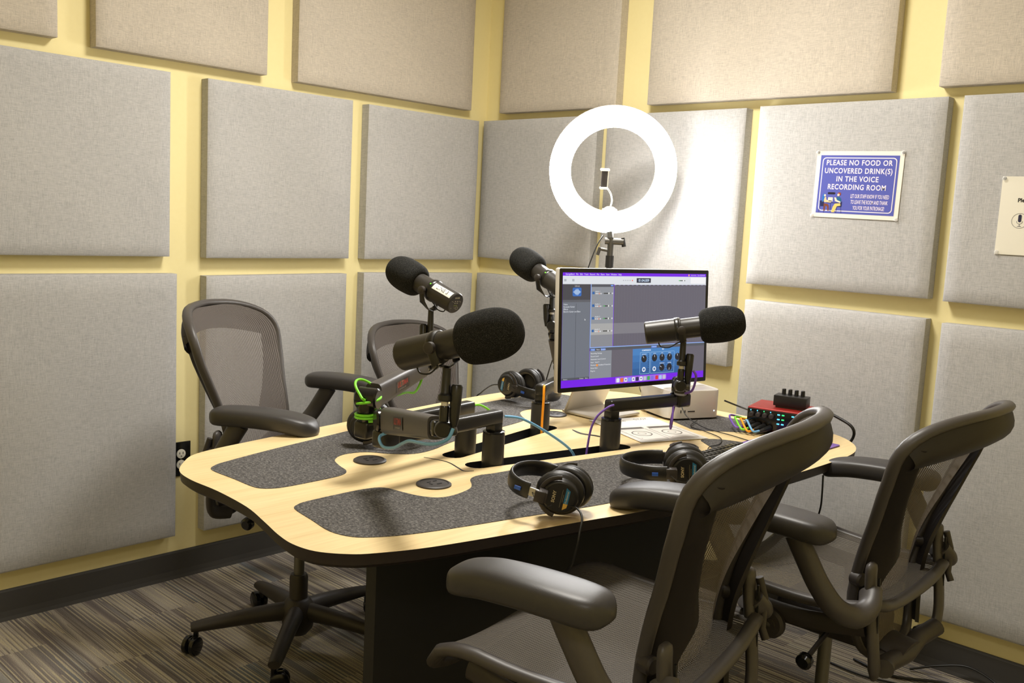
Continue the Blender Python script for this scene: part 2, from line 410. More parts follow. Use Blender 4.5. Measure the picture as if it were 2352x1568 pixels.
for i, p in enumerate(PN): panel(*p, i)

# power outlet
def outlet():
    t = thing('power_outlet', 'black wall plate with two white power sockets beside the lower left panel', 'outlet', mw=frame((0, -1.445, .437), (0, 1, 0), (1, 0, 0)))
    B().box((0, 0, .003), (.074, .124, .006), bev=.002).build('wall_plate', t, M['gloss'])
    for s in (-1, 1):
        b = B().m(M['holewhite']).lathe([(.0165, 0), (.0165, .003), (.015, .0035)], (0, s * .0195, .006), seg=28)
        b.m(M['slot']).box((-.006, s * .0195 + .003, .0098), (.002, .007, .001)).box((.006, s * .0195 + .003, .0098), (.002, .008, .001)).cyl((0, s * .0195 - .008, .0092), (0, s * .0195 - .008, .0102), .0022, 10)
        b.build('socket', t, label='white round-ended socket')
    B().m(M['steel']).cyl((0, 0, .006), (0, 0, .0075), .003, 12).build('screw', t)
outlet()

# ------------------------------------------------------------------ signs on the right wall
def sign():
    W, Hh = .288, .214
    m = frame((1.762, -.0535, 1.506), (1, 0, 0), (0, -1, 0)) @ Matrix.Rotation(math.radians(-.8), 4, 'Z')
    t = thing('sign', 'blue laminated sign asking for no food or uncovered drinks', 'sign', mw=m)
    w, h = W / 2, Hh / 2; a = Art()
    a.c(236, 231, 222).box((0, 0, -.001), (W, Hh, .002))
    iw, ih = w - .014, h - .0135
    a.c(84, 92, 178).rect(-iw, -ih, iw, ih, .0004)
    ow, oh = iw - .007, ih - .007
    a.c(232, 226, 236).rrect(-ow, -oh, ow, oh, .012, .0006)
    a.c(84, 92, 178).rrect(-ow + .003, -oh + .003, ow - .003, oh - .003, .010, .0008)
    sh = a.build('sheet', t, smooth=0)
    L = Art(); L.c(236, 226, 240)
    for k, (s, sx) in enumerate((('PLEASE NO FOOD OR', 1), ('UNCOVERED DRINK(S)', 1), ('IN THE VOICE', 1), ('RECORDING ROOM', 1))):
        L.text(s, 0, .069 - k * .0258, .0235, .001, bold=.0005, sx=(.86, .84, .86, .84)[k], space=1.12)
    for k, s in enumerate(('LET OUR STAFF KNOW IF YOU NEED', 'TO LEAVE THE ROOM AND THANK', 'YOU FOR YOUR PATRONAGE!')):
        L.text(s, .047, -.0365 - k * .0185, .0175, .001, sx=.43, bold=.0002)
    L.build('lettering', sh, smooth=0)
    P = Art(); z = .001
    def R(c, *p, dz=0.): P.c(*c).poly([(x * .001, y * .001) for x, y in p], z + dz)
    R((24, 32, 84), (-119, -54), (-104, -52), (-102, -72), (-116, -72)); P.c(24, 32, 84).line([(-.116, -.072), (-.120, -.092)], .0012, z).line([(-.104, -.072), (-.102, -.092)], .0012, z)
    R((232, 196, 150), (-106, -38), (-98, -42), (-97, -50), (-80, -56), (-80, -59), (-104, -58), dz=.0001)
    R((40, 110, 190), (-112, -40), (-108, -31), (-102, -31), (-102, -40), (-106, -56), (-111, -58), dz=.0002)
    P.c(240, 214, 190).disc(-.1025, -.036, .0035, z + .0003)
    R((120, 62, 48), (-104, -62), (-90, -64), (-86, -70), (-85, -86), (-89, -86), (-92, -72), (-98, -70), (-99, -86), (-103, -86), dz=.0002)
    P.c(24, 20, 44).rrect(-.094, -.0325, -.068, -.0255, .0033, z)
    P.c(226, 218, 206).rrect(-.091, -.056, -.0745, -.042, .002, z + .0002); P.c(40, 44, 60).rect(-.089, -.055, -.077, -.0525, z + .0003)
    P.c(24, 32, 84).rect(-.096, -.0605, -.050, -.0585, z).rect(-.081, -.088, -.0795, -.0605, z)
    R((24, 96, 140), (-62, -40), (-52, -40), (-46, -46), (-45, -57), (-60, -57), dz=.0002)
    R((236, 214, 196), (-70, -42), (-64, -42), (-60, -50), (-47, -55), (-48, -59), (-66, -54), dz=.0003)
    P.c(150, 70, 44).disc(-.054, -.0305, .0055, z + .0003); P.c(240, 206, 180).disc(-.0565, -.0335, .004, z + .0004)
    R((232, 196, 112), (-66, -62), (-48, -60), (-46, -68), (-58, -70), (-66, -90), (-76, -90), (-72, -72), dz=.0002)
    R((24, 32, 84), (-50, -62), (-42, -54), (-42, -72), (-60, -72), dz=.0)
    P.c(24, 32, 84).line([(-.058, -.072), (-.060, -.092)], .0012, z).line([(-.045, -.072), (-.042, -.092)], .0012, z)
    P.build('illustration', sh, smooth=0)
    for sx, sy in ((-1, 1), (1, 1), (-1, -1), (1, -1)):
        B().m(M['clear']).lathe([(.005, 0), (.006, .001), (.004, .004), (.0055, .007), (.003, .0085)], (sx * (w - .004), sy * (h - .004), 0), seg=14).build('push_pin', t)
sign()
def poster():
    m = frame((2.197, -.0535, 1.424), (1, 0, 0), (0, -1, 0))
    t = thing('poster', 'white paper poster with round microphone icon pinned at the right edge', 'poster', mw=m)
    a = Art(); a.c(238, 234, 220).box((.14, 0, -.0008), (.28, .224, .0016)); sh = a.build('sheet', t, smooth=0)
    L = Art(); L.c(30, 30, 36).text('Please', .047, .044, .0155, .0004, 'LEFT', bold=.0005); L.build('lettering', sh, smooth=0)
    c = Art(); c.c(34, 36, 70)
    c.line([(.058 + .021 * math.cos(k * PI / 18), -.014 + .021 * math.sin(k * PI / 18)) for k in range(37)], .0009, .0004)
    c.rrect(.0535, -.018, .0625, .004, .0045, .0005)
    c.line([(.058 + .008 * math.cos(k * PI / 12), -.015 + .008 * math.sin(k * PI / 12)) for k in range(12, 25)], .001, .0005)
    c.line([(.058, -.023), (.058, -.029)], .0012, .0005).line([(.053, -.0295), (.063, -.0295)], .0012, .0005)
    c.build('microphone_icon', sh, smooth=0)
    for sy in (1, -1): B().m(M['clear']).lathe([(.005, 0), (.006, .001), (.004, .004), (.0055, .007), (.003, .0085)], (.006, sy * .106, 0), seg=14).build('push_pin', t)
poster()

# ------------------------------------------------------------------ table
TZ = .74
def smooth_poly(pts, n=5): return [(p.x, p.y) for p in cat([(x, y, 0) for x, y in pts], n, True)]
def table():
    t = thing('conference_table', 'keystone shaped maple topped table with charcoal felt insets', 'table', (0, 0, 0))
    t.location = (0, 0, 0)
    out = [(1.069, -1.985), (1.14, -2.035), (1.22, -2.05), (1.33, -2.047), (1.46, -2.056), (1.56, -2.078), (1.64, -2.098), (1.70, -2.106), (1.755, -2.096), (1.80, -2.062), (1.828, -2.02),
           (1.866, -1.92), (1.91, -1.73), (1.945, -1.56), (1.98, -1.40), (2.008, -1.15), (2.026, -.87), (2.030, -.66), (2.024, -.51), (2.0, -.42), (1.955, -.35), (1.885, -.292), (1.80, -.27),
           (1.64, -.275), (1.44, -.28), (1.24, -.275), (1.09, -.285), (.99, -.345), (.91, -.40), (.862, -.47), (.842, -.56), (.838, -.70), (.85, -.88), (.89, -1.18), (.93, -1.42), (.958, -1.60), (.985, -1.76), (1.005, -1.87), (1.028, -1.94)]
    P = smooth_poly(out)
    FB = [(1.178, -1.976), (1.146, -1.950), (1.129, -1.906), (1.095, -1.78), (1.060, -1.62), (1.025, -1.46), (.985, -1.20), (.950, -.95), (.936, -.80), (.935, -.66), (.945, -.56), (.985, -.525), (1.038, -.532),
          (1.12, -.60), (1.180, -.652), (1.198, -.69), (1.175, -.725), (1.128, -.762), (1.098, -.82), (1.112, -.88), (1.16, -.925), (1.20, -.955), (1.222, -1.03), (1.245, -1.16), (1.285, -1.33),
          (1.320, -1.43), (1.326, -1.50), (1.290, -1.552), (1.243, -1.59), (1.232, -1.65), (1.262, -1.698), (1.313, -1.721), (1.359, -1.735), (1.382, -1.765), (1.388, -1.82), (1.389, -1.91), (1.380, -1.95), (1.352, -1.972), (1.27, -1.974)]
    FF = [(1.532, -1.990), (1.511, -1.970), (1.503, -1.940), (1.500, -1.86), (1.502, -1.79), (1.518, -1.752), (1.560, -1.742), (1.609, -1.731), (1.645, -1.706), (1.652, -1.665), (1.638, -1.607), (1.615, -1.577), (1.580, -1.547), (1.569, -1.51), (1.578, -1.46), (1.592, -1.33), (1.620, -1.18),
          (1.640, -1.06), (1.655, -.98), (1.70, -.935), (1.755, -.90), (1.77, -.84), (1.75, -.785), (1.70, -.745), (1.672, -.715), (1.70, -.665), (1.78, -.635), (1.86, -.62), (1.91, -.66), (1.93, -.76), (1.936, -.95), (1.925, -1.20), (1.90, -1.41), (1.876, -1.54), (1.848, -1.66), (1.818, -1.80), (1.792, -1.90), (1.765, -1.963), (1.735, -2.000), (1.684, -2.014), (1.61, -2.003)]
    FR = [(1.335, -.50), (1.36, -.42), (1.42, -.372), (1.52, -.36), (1.66, -.355), (1.78, -.36), (1.83, -.40), (1.80, -.455), (1.717, -.488), (1.60, -.61), (1.54, -.60), (1.47, -.565), (1.40, -.545), (1.35, -.53)]
    FBp, FFp, FRp = smooth_poly(FB, 4), smooth_poly(FF, 4), smooth_poly(FR, 4)
    # slots: rounded slots along the two post lines, cut out of the top
    def slot(a, b, w):
        a, b = Vector(a), Vector(b); d = (b - a).normalized(); nrm = Vector((-d.y, d.x)); p = []
        for c, s in ((b, 1), (a, -1)):
            for k in range(9):
                th = -PI / 2 + PI * k / 8; q = c + (d * math.cos(th) * s + nrm * math.sin(th) * s) * w
                p.append((q.x, q.y))
        return p
    SB = slot((1.392, -1.425), (1.308, -.975), .030); SF = slot((1.497, -1.445), (1.583, -.985), .030)
    def fill(b, loops, z):
        n0 = len(b.bm.faces); es = []
        for lp in loops:
            vs = [b.bm.verts.new((x, y, z)) for x, y in lp]
            es += [b.bm.edges.new((vs[i], vs[(i + 1) % len(vs)])) for i in range(len(vs))]
        bmesh.ops.triangle_fill(b.bm, use_beauty=True, edges=es); b._tag(n0); return b
    top = B(); top.m(M['wood']); fill(top, [P, SB, SF], TZ)
    top.build('table_top', t, smooth=0)
    ed = B().m(M['edge'])
    n0 = P
    prof = [(0, 0), (-.001, -.003), (-.003, -.022), (-.012, -.030), (-.05, -.036)]
    # moulded dark rim
    cx, cy = 1.44, -1.2; nP = len(P); rings = []
    nor = []
    for i in range(nP):
        d = Vector(P[(i + 1) % nP]) - Vector(P[i - 1]); q = Vector((d.y, -d.x)).normalized()
        if q.dot(Vector(P[i]) - Vector((cx, cy))) < 0: q = -q
        nor.append(q)
    for off, dz in prof: rings.append([ed.bm.verts.new((P[i][0] + nor[i].x * off, P[i][1] + nor[i].y * off, TZ + dz)) for i in range(nP)])
    for a, b_ in zip(rings, rings[1:]):
        for i in range(nP): ed.bm.faces.new((a[i], a[(i + 1) % nP], b_[(i + 1) % nP], b_[i]))
    ed.bm.faces.new(rings[-1]); ed.build('table_edge', t, label='dark moulded edge band')
    for name, pl in (('felt_inset', FBp), ('felt_inset', FFp), ('felt_inset', FRp)):
        b = B().m(M['felt']); b.prism(pl, TZ - .0005, TZ + .0012); b.build(name, t, smooth=0)
    for x, y in ((1.317, -1.634), (1.564, -1.646), (1.198, -.818), (1.694, -.838)):
        b = B().m(M['wing']).lathe([(.040, 0), (.040, .003), (.036, .0055), (.033, .0055), (.032, .004), (.030, .0045), (.0, .0046)], (x, y, TZ), seg=36)
        b.m(M['slot']).box((x - .010, y - .006, TZ + .0050), (.003, .010, .001)).box((x - .010, y + .012, TZ + .0050), (.003, .010, .001)).box((x + .004, y - .012, TZ + .0050), (.010, .003, .001)).box((x + .012, y + .006, TZ + .0050), (.004, .012, .001))
        b.build('power_grommet', t, label='round black power grommet')
    # trough under the slots
    for lp in (SB, SF):
        b = B().m(M['slot']); r0 = [b.bm.verts.new((x, y, TZ)) for x, y in lp]; r1 = [b.bm.verts.new((x, y, TZ - .034)) for x, y in lp]; k = len(lp)
        for i in range(k): b.bm.faces.new((r0[i], r1[i], r1[(i + 1) % k], r0[(i + 1) % k]))
        b.m(M['tray']); b.bm.faces.new(r1); b._tag(len(b.bm.faces) - 1)
        b.keepn = True; b.build('cable_slot', t, smooth=0)
    def groove(pts, w0, name='access_seam'):
        b = B().m(M['slot']); c = cat([(x, y, 0) for x, y in pts], 6); L = []; R_ = []
        for i, p in enumerate(c):
            d = (c[min(i + 1, len(c) - 1)] - c[max(i - 1, 0)]).normalized(); q = Vector((-d.y, d.x, 0)); s = i / (len(c) - 1); w = w0 * math.sin(PI * (s * .9 + .05)) + .0008
            L.append((p + q * w)[:2]); R_.append((p - q * w)[:2])
        b.prism(L + R_[::-1], TZ - .001, TZ + .0008); b.build(name, t, smooth=0)
    groove([(1.366, -1.503), (1.43, -1.486), (1.49, -1.502), (1.520, -1.510), (1.532, -1.490)], .0012)
    groove([(1.372, -.935), (1.42, -.952), (1.465, -.938), (1.52, -.935)], .006)
    # base
    B().box((1.745, -1.405, .355), (.030, 1.11, .70)).build('modesty_panel', t, M['under'])
    B().box((1.50, -.87, .355), (.46, .03, .70)).build('cross_panel', t, M['under'])
    B().box((1.45, -1.15, .62), (.42, .62, .14), bev=.01).build('cable_trough', t, M['under'])
    B().box((1.815, -1.14, .672), (.05, .10, .055), bev=.004).build('under_desk_unit', t, M['wing'])
    return t
table()
# ------------------------------------------------------------------ mesh task chairs (forward = +y, right = +x)
def make_chair(label, loc, rz, dz=0., spin=0., adz=0., tilt=0., dyb=0.):
    t = thing('office_chair', label, 'chair', loc, rz, 'mesh back task chairs round the table')
    WT = smooth_tab([(.440, .0), (.443, .07), (.455, .115), (.48, .145), (.52, .165), (.56, .177), (.61, .185), (.70, .194), (.78, .210), (.86, .235), (.92, .250), (.965, .252), (1.00, .236), (1.025, .204), (1.043, .155), (1.053, .095), (1.058, .0)], 4)
    YC = smooth_tab([(.35, -.205), (.45, -.175), (.55, -.160), (.63, -.158), (.72, -.172), (.82, -.204), (.92, -.240), (1.0, -.270), (1.06, -.292)], 4)
    def w(z): return interp(WT, z)
    def yc(z): return interp(YC, z)
    def bow(z): return .055 if z < .9 else .055 + (z - .9) * .10
    def back(x, z, off=0.):
        k = abs(x) / .24; y = yc(z) + bow(z) * k ** 2.2 + off + .10; h = z - .014 * max(0, (z - .5) / .55) - .45
        return Vector((x, -.10 + dyb + y * math.cos(tilt) - h * math.sin(tilt), .45 + dz + y * math.sin(tilt) + h * math.cos(tilt)))
    loop = [(ww, z) for z, ww in WT[::2]] ; loop = loop + [(-ww, z) for ww, z in loop[::-1][1:-1]]
    pts = [back(x, z, -.006) for x, z in loop]
    ups = []; rad = []
    for (x, z) in loop:
        ups.append(Vector((0, 1, 0))); f = max(0, min(1, (z - .5) / .45))
        rad.append((.0110 + .0030 * f, .0080 + .0025 * f))
    B().sweep(pts, rad, 14, closed=True, up=ups).build('back_frame', t, M['frame'], 60)
    # woven suspension
    def bf(u, v):
        z = .447 + (1.048 - .447) * v; return back((u * 2 - 1) * max(w(z) - .004, .01), z, .004)
    B().grid(bf, 26, 44, uvs=lambda u, v: ((u * 2 - 1) * .215 * (.8 + .2 * v), v * .62)).build('back_mesh', t, M['cloth'], 60)
    # head flange: wide grey band behind the mesh, hanging from the top rail
    UP = [(w_, z_) for z_, w_ in WT if z_ >= .955][::-1]
    def fl(u, v):
        s = math.sin((u * 2 - 1) * PI / 2); x = s * .250; zt = interp(UP, abs(x)) - .002; zb = min(.948 - .020 * s * s + .028 * (1 - s * s), zt - .012)
        z = zt + (zb - zt) * v
        return back(x, z, -.012 - .030 * math.sin(PI * v * .8))
    B().grid(fl, 24, 6, thick=.004).build('top_flange', t, M['frame'], 50)
    WW = smooth_tab([(.47, .012), (.53, .030), (.58, .040), (.64, .060), (.685, .092), (.715, .088), (.78, .055), (.86, .038), (.95, .030), (.99, .012)], 4)
    for s in (-1, 1):
        def wf(u, v):
            z = .47 + .51 * v; ww = w(z); x = s * (ww - .003 - interp(WW, z) * u)
            return back(x, z, -.010 - .030 * u * (1 - .5 * u) - .012 * math.sin(PI * u))
        B().grid(wf, 8, 36, thick=.004).build('side_wing', t, M['wing'], 50)
    # uprights carrying the arms
    for s in (-1, 1):
        c = [(s * .205, -.168, .690), (s * .206, -.170, .64), (s * .205, -.182, .55), (s * .200, -.190, .48), (s * .180, -.188, .443), (s * .13, -.165, .430)]
        B().sweep([Vector((x, y, z + dz)) for x, y, z in cat(c, 5)], [(.004, .008), (.010, .017)] + [(.011, .020)] * 24, 14, up=Vector((0, 1, 0))).build('upright', t, M['frame'], 50)
        B().m(M['slot']).box((s * .205, -.1895, .60 + dz), (.006, .004, .12), Matrix.Rotation(-.05, 3, 'X')).build('upright_slot', t)
        B().m(M['wing']).lathe([(.012, 0), (.016, .004), (.016, .024), (.012, .028)], (s * .186, -.122, .640 + dz), (s * .35, -1, 0), 18).build('back_pivot', t)
        # arm
        a = [(s * .208, -.172, .628), (s * .238, -.182, .604), (s * .275, -.170, .590), (s * .302, -.140, .604), (s * .312, -.104, .645), (s * .315, -.070, .70), (s * .315, -.045, .742)]
        A = [Vector((x, y, z + dz + adz * max(0, (z - .6) / .14))) for x, y, z in cat(a, 5)]; n = len(A)
        B().sweep(A, [(.017 + .004 * math.sin(PI * i / n), .027 - .002 * math.sin(PI * i / n)) for i in range(n)], 16, up=Vector((s * 1, .2, .15))).build('arm_support', t, M['frame'], 60)
        pd = B(); nn = 22; rings = []
        for i in range(nn + 1):
            u = i / nn; y = -.130 + .305 * u; e = 2 * u - 1
            hw = .048 * (1 - abs(e) ** 7 * .97) ** .5 * (1 + .05 * math.sin(PI * u)) + .0008
            ht = .0255 * (1 - abs(e) ** 14 * .95) ** .5 + .0004
            zc = adz + .765 - .014 * (u - .35) ** 2 * 3 - .010 * max(0, u - .72) ** 1.3 * 4; xc = s * (.316 - .020 * u * u)
            ring = []
            for k in range(20):
                th = 2 * PI * k / 20; cx, cz = math.cos(th), math.sin(th)
                ring.append(pd.bm.verts.new((xc + hw * math.copysign(abs(cx) ** .55, cx), y, zc + dz + ht * math.copysign(abs(cz) ** .62, cz))))
            rings.append(ring)
        for a_, b_ in zip(rings, rings[1:]):
            for k in range(20): pd.bm.faces.new((a_[k], a_[(k + 1) % 20], b_[(k + 1) % 20], b_[k]))
        pd.bm.faces.new(rings[0][::-1]); pd.bm.faces.new(rings[-1])
        pd.build('arm_pad', t, M['pad'], 75, sub=1)
        B().box((s * .312, -.02, .745 + dz + adz), (.055, .14, .012), bev=.004).build('pad_plate', t, M['wing'])
    # lumbar height slider on the right upright
    B().sweep([Vector((.222, -.182, .67 + dz)), Vector((.226, -.194, .63 + dz)), Vector((.226, -.194, .57 + dz)), Vector((.224, -.204, .55 + dz))], .008, 10).build('arm_lock_lever', t, M['wing'])
    # seat
    ds = dz + .115
    def sz(y): return interp(SZ, y)
    SZ = smooth_tab([(-.190, .470), (-.14, .462), (-.05, .454), (.08, .460), (.15, .468), (.20, .462), (.235, .442), (.255, .412)], 4)
    SW = smooth_tab([(-.190, .195), (-.13, .228), (0, .248), (.13, .254), (.20, .25), (.235, .235), (.255, .22)], 4)
    def sf(u, v):
        y = -.190 + .445 * v; s = 2 * u - 1; return Vector((s * interp(SW, y), y, sz(y) + .022 * abs(s) ** 3 + ds))
    B().grid(sf, 24, 30, uvs=lambda u, v: ((2 * u - 1) * .25, v * .45)).build('seat_mesh', t, M['seatcloth'], 60)
    lp = [(2 * u - 1, v) for u, v in [(k / 14, 0) for k in range(14)] + [(1, k / 16) for k in range(16)] + [(1 - k / 14, 1) for k in range(14)] + [(0, 1 - k / 16) for k in range(16)]]
    SP = [sf((a + 1) / 2, v) + Vector((0, 0, -.010)) for a, v in lp]
    B().sweep(SP, [(.012, .015)] * len(SP), 12, closed=True, up=Vector((0, 0, 1))).build('seat_frame', t, M['frame'], 60)
    fr = B()
    for s in (-1, 1):
        c = cat([(s * .215, -.17, .435), (s * .225, -.05, .415), (s * .225, .08, .415), (s * .22, .18, .435)], 6)
        fr.sweep([Vector((x, y, z + ds)) for x, y, z in c], (.022, .010), 12, up=Vector((0, 0, 1)))
        fr.sweep([Vector((s * .22, .02, .41 + ds)), Vector((s * .12, -.01, .365 + ds)), Vector((0, -.01, .36 + ds))], (.014, .03), 12, up=Vector((0, 0, 1)))
    fr.build('seat_carrier', t, M['wing'], 50)
    k = B().box((0, -.015, .355 + ds), (.16, .24, .075), bev=.022, seg=3)
    k.sweep([Vector((0, -.08, .345 + ds)), Vector((0, -.16, .325 + ds)), Vector((0, -.20, .32 + ds))], (.022, .06), 14, up=Vector((0, 0, 1)))
    k.sweep([Vector((-.165, -.200, .335 + ds)), Vector((-.10, -.18, .318 + ds)), Vector((0, -.19, .315 + ds)), Vector((.10, -.18, .318 + ds)), Vector((.165, -.200, .335 + ds))], (.020, .022), 14, up=Vector((0, 0, 1)))
    k.build('tilt_mechanism', t, M['wing'], 50)
    for s in (-1, 1):
        B().m(M['wing']).lathe([(.030, 0), (.034, .004), (.034, .014), (.028, .020), (.016, .020), (.015, .023), (.006, .023)], (s * .232, .03, .385 + ds), (s, 0, 0), 26).m(M['grey']).lathe([(.007, .020), (.007, .025), (.003, .026)], (s * .232, .03, .385 + ds), (s, 0, 0), 14).build('tilt_pivot', t)
        b = B().m(M['wing']).cyl((s * .08, -.04, .345 + ds), (s * .235, -.055, .325 + ds), .006, 12)
        b.m(M['gloss']).lathe([(.013, 0), (.018, .006), (.018, .020), (.012, .026)], (s * .225, -.054, .326 + ds), (s, -.1, -.12), 18); b.build('adjust_lever', t)
    # column and base
    B().m(M['column']).cyl((0, 0, .20), (0, 0, .44 + dz), .016).m(M['wing']).lathe([(.028, .10), (.028, .215), (.024, .225)], seg=28).build('gas_column', t)
    B().m(M['wing']).lathe([(.030, .035), (.046, .055), (.052, .09), (.050, .125), (.036, .145), (.030, .150)], seg=32).build('base_hub', t, M['wing'])
    for i in range(5):
        a = spin + i * 2 * PI / 5; d = Vector((math.cos(a), math.sin(a), 0)); n = Vector((-d.y, d.x, 0))
        P = [d * .030 + Vector((0, 0, .108)), d * .12 + Vector((0, 0, .103)), d * .22 + Vector((0, 0, .092)), d * .29 + Vector((0, 0, .083)), d * .315 + Vector((0, 0, .080))]
        B().sweep(cat(P, 4), [(.030 - .017 * k_ / 16, .026 - .008 * k_ / 16) for k_ in range(17)], 14, up=Vector((0, 0, 1))).build('base_leg', t, M['wing'], 60); leg = t.children[-1] if False else LAST[-1]
        c = d * .300 + d.cross(Vector((0, 0, 1))) * .004; ca = spin * 3.1 + i * 2.1; wd_ = Vector((math.cos(ca), math.sin(ca), 0)); off = Vector((-wd_.y, wd_.x, 0)) * .018
        q = B().m(M['gloss'])
        q.cyl(c + Vector((0, 0, .04)), c + Vector((0, 0, .078)), .008, 12)
        for s in (-1, 1): q.lathe([(.022, -.009), (.027, -.006), (.028, .0), (.027, .006), (.022, .009), (.010, .010)], c + off + wd_ * s * .013 + Vector((0, 0, .0282)), wd_, 22)
        q.box(c + off + Vector((0, 0, .040)), (.016, .030, .026), Matrix.Rotation(ca, 3, 'Z'), bev=.006)
        q.build('caster', leg)
    return t
R90 = -PI / 2
make_chair('brown-grey mesh chair on the left side of the table, back to the left wall', (.722, -1.425, 0), math.radians(32.4) + R90, .012, math.radians(84), 0., .067, .010)
make_chair('mesh chair set lower behind the table near the corner, seen past the microphones', (.605, -.635, 0), math.radians(13) + R90, -.10, .3, -.07, .09)
make_chair('nearest mesh chair in the foreground, seen from behind with its wide arm pads', (2.132, -1.689, 0), math.radians(191.8) + R90, .016, .5, 0., .070, .022)
make_chair('farther of the two mesh chairs on the right, beside the purple mouse pad', (2.172, -.897, 0), math.radians(181.3) + R90, -.029, .9, 0., .094, .022)
# ------------------------------------------------------------------ monitor, computer, audio interface
def V(*a): return Vector(a)
def monitor():
    yaw = math.radians(79.8); tilt = math.radians(3.6)
    u = V(math.cos(yaw), math.sin(yaw), 0); n = V(math.sin(yaw), -math.cos(yaw), 0)
    v = V(0, 0, 1) * math.cos(tilt) - n * math.sin(tilt); nn = u.cross(v)
    c = V(1.396, -.682, 1.030)
    t = thing('monitor', 'wide silver edged computer monitor showing recording software, standing on the table', 'monitor', mw=frame(c, u, nn))
    W, Hh = .623, .362
    B().box((0, 0, -.010), (W, Hh, .019), bev=.006, seg=3).build('casing', t, M['alu'])
    a = Art(); a.c(14, 12, 16).rrect(-W / 2 + .0015, -Hh / 2 + .0015, W / 2 - .0015, Hh / 2 - .0015, .005, 0.0003); a.build('bezel', t, M['gloss'], 0)
    s = Art(.78); x0, x1, y0, y1 = -.298, .298, -.1665, .1675; w, h = x1 - x0, y1 - y0
    def X(f): return x0 + w * f
    def Y(f): return y1 - h * f
    def r(c, fx0, fy0, fx1, fy1, z=.0010): s.c(*c).rect(X(fx0), Y(fy1), X(fx1), Y(fy0), z)
    def tx(c, st, fx, fy, sz, al='LEFT', z=.0020, **k): s.c(*c).text(st, X(fx), Y(fy), sz, z, al, **k)
    r((120, 26, 236), 0, 0, 1, 1, .0006)
    r((228, 232, 238), 0, .028, 1, .100)
    tx((245, 240, 255), 'GarageBand   File   Edit   Track   Record   Mix   Share   View   Window   Help', .015, .014, .0068)
    tx((245, 240, 255), 'Tue 10:24 AM', .93, .014, .0060); s.c(255, 190, 120).disc(X(.865), Y(.014), .003, .002)
    for k in range(4): s.c(240, 240, 250).rect(X(.882 + k * .011), Y(.018), X(.886 + k * .011), Y(.010), .002)
    r((40, 44, 66), .485, .044, .585, .086, .0014); tx((205, 225, 250), '01:04.009', .535, .066, .0115, 'CENTER', bold=.0002)
    for k in range(4): s.c(190, 192, 200).rect(X(.39 + k * .015), Y(.070), X(.398 + k * .015), Y(.061), .0014)
    s.c(240, 100, 80).disc(X(.455), Y(.066), .0022, .0014)
    r((60, 70, 64), .79, .061, .838, .069, .0014); s.c(90, 200, 110).rect(X(.79), Y(.069), X(.80), Y(.061), .0016); s.c(250, 250, 250).disc(X(.825), Y(.065), .003, .0018)
    r((250, 250, 252), .88, .036, .995, .092, .0013)
    for k in (.008, .058): s.c(180, 184, 192).rrect(X(k), Y(.076), X(k + .014), Y(.056), .001, .0014)
    # library column
    r((70, 70, 80), 0, .100, .178, .93); r((112, 118, 130), .0, .250, .178, .93, .0011); r((95, 97, 106), 0, .236, .178, .256, .0012)
    tx((210, 210, 218), 'Library', .090, .116, .0065, 'CENTER')
    s.c(50, 108, 190).rrect(X(.062), Y(.205), X(.118), Y(.130), .004, .0014)
    for k, hh in enumerate((2, 5, 9, 13, 17, 12, 18, 14, 9, 6, 3)):
        s.c(205, 228, 250).rect(X(.066 + k * .0044), Y(.168 + hh * .0016), X(.0685 + k * .0044), Y(.168 - hh * .0016), .0016)
    for k, st in enumerate(('Voice', 'Acoustic Guitar', 'Effects', 'Electric Guitar and Bass')): tx((235, 238, 245), st, .006, .275 + k * .021, .0066, z=.0016)
    s.c(60, 62, 70).rect(X(.085), Y(.93), X(.0866), Y(.268), .0013); s.c(245, 245, 245).poly([(X(.142), Y(.40)), (X(.142), Y(.418)), (X(.1475), Y(.413))], .0016)
    r((84, 88, 96), 0, .915, .178, .935, .0013); tx((220, 222, 228), 'Revert', .012, .926, .0055); tx((220, 222, 228), 'Delete    Save...', .115, .926, .0055)
    # track headers
    r((140, 142, 150), .182, .100, .330, .655); r((86, 88, 98), .182, .100, .330, .124, .0012); s.c(120, 160, 250).rect(X(.31), Y(.118), X(.325), Y(.106), .0014)
    r((172, 172, 172), .182, .448, .330, .548, .0012); r((146, 150, 158), .182, .124, .330, .448, .0011)
    for k in range(4):
        y = .178 + k * .1115
        s.c(40, 100, 170).rrect(X(.188), Y(y + .010), X(.203), Y(y - .012), .001, .0015)
        tx((240, 242, 248), 'Audio %d' % (k + 1), .208, y - .014, .0060, z=.0016)
        for q in range(4): s.c(*((225, 225, 230), (225, 225, 230), (245, 170, 150), (225, 225, 230))[q]).disc(X(.213 + q * .0105), Y(y + .005), .0022, .0016)
        s.c(40, 44, 44).rrect(X(.262), Y(y + .007), X(.308), Y(y - .001), .001, .0015); s.c(225, 225, 225).disc(X(.297), Y(y + .003), .003, .0018); s.c(215, 215, 220).disc(X(.321), Y(y + .003), .0026, .0018)
        if k in (1, 2): s.c(80, 220, 100).rect(X(.263), Y(y + .006), X(.272), Y(y), .0017)
    # arrangement area
    r((104, 101, 114), .333, .108, 1, .655)
    for k in range(34): s.c(122, 119, 130).rect(X(.345 + k * .0195), Y(.655), X(.3456 + k * .0195), Y(.120), .0012)
    r((130, 128, 137), .333, .448, 1, .545, .0013)
    r((214, 218, 226), .333, .100, 1, .107, .0014)
    for k in range(22): s.c(60, 58, 66).rect(X(.345 + k * .030), Y(.112), X(.362 + k * .030), Y(.106), .0015)
    s.c(150, 190, 240).rect(X(.178), Y(.66), X(.182), Y(.10), .0016).rect(X(.178), Y(.663), X(1), Y(.656), .0016)
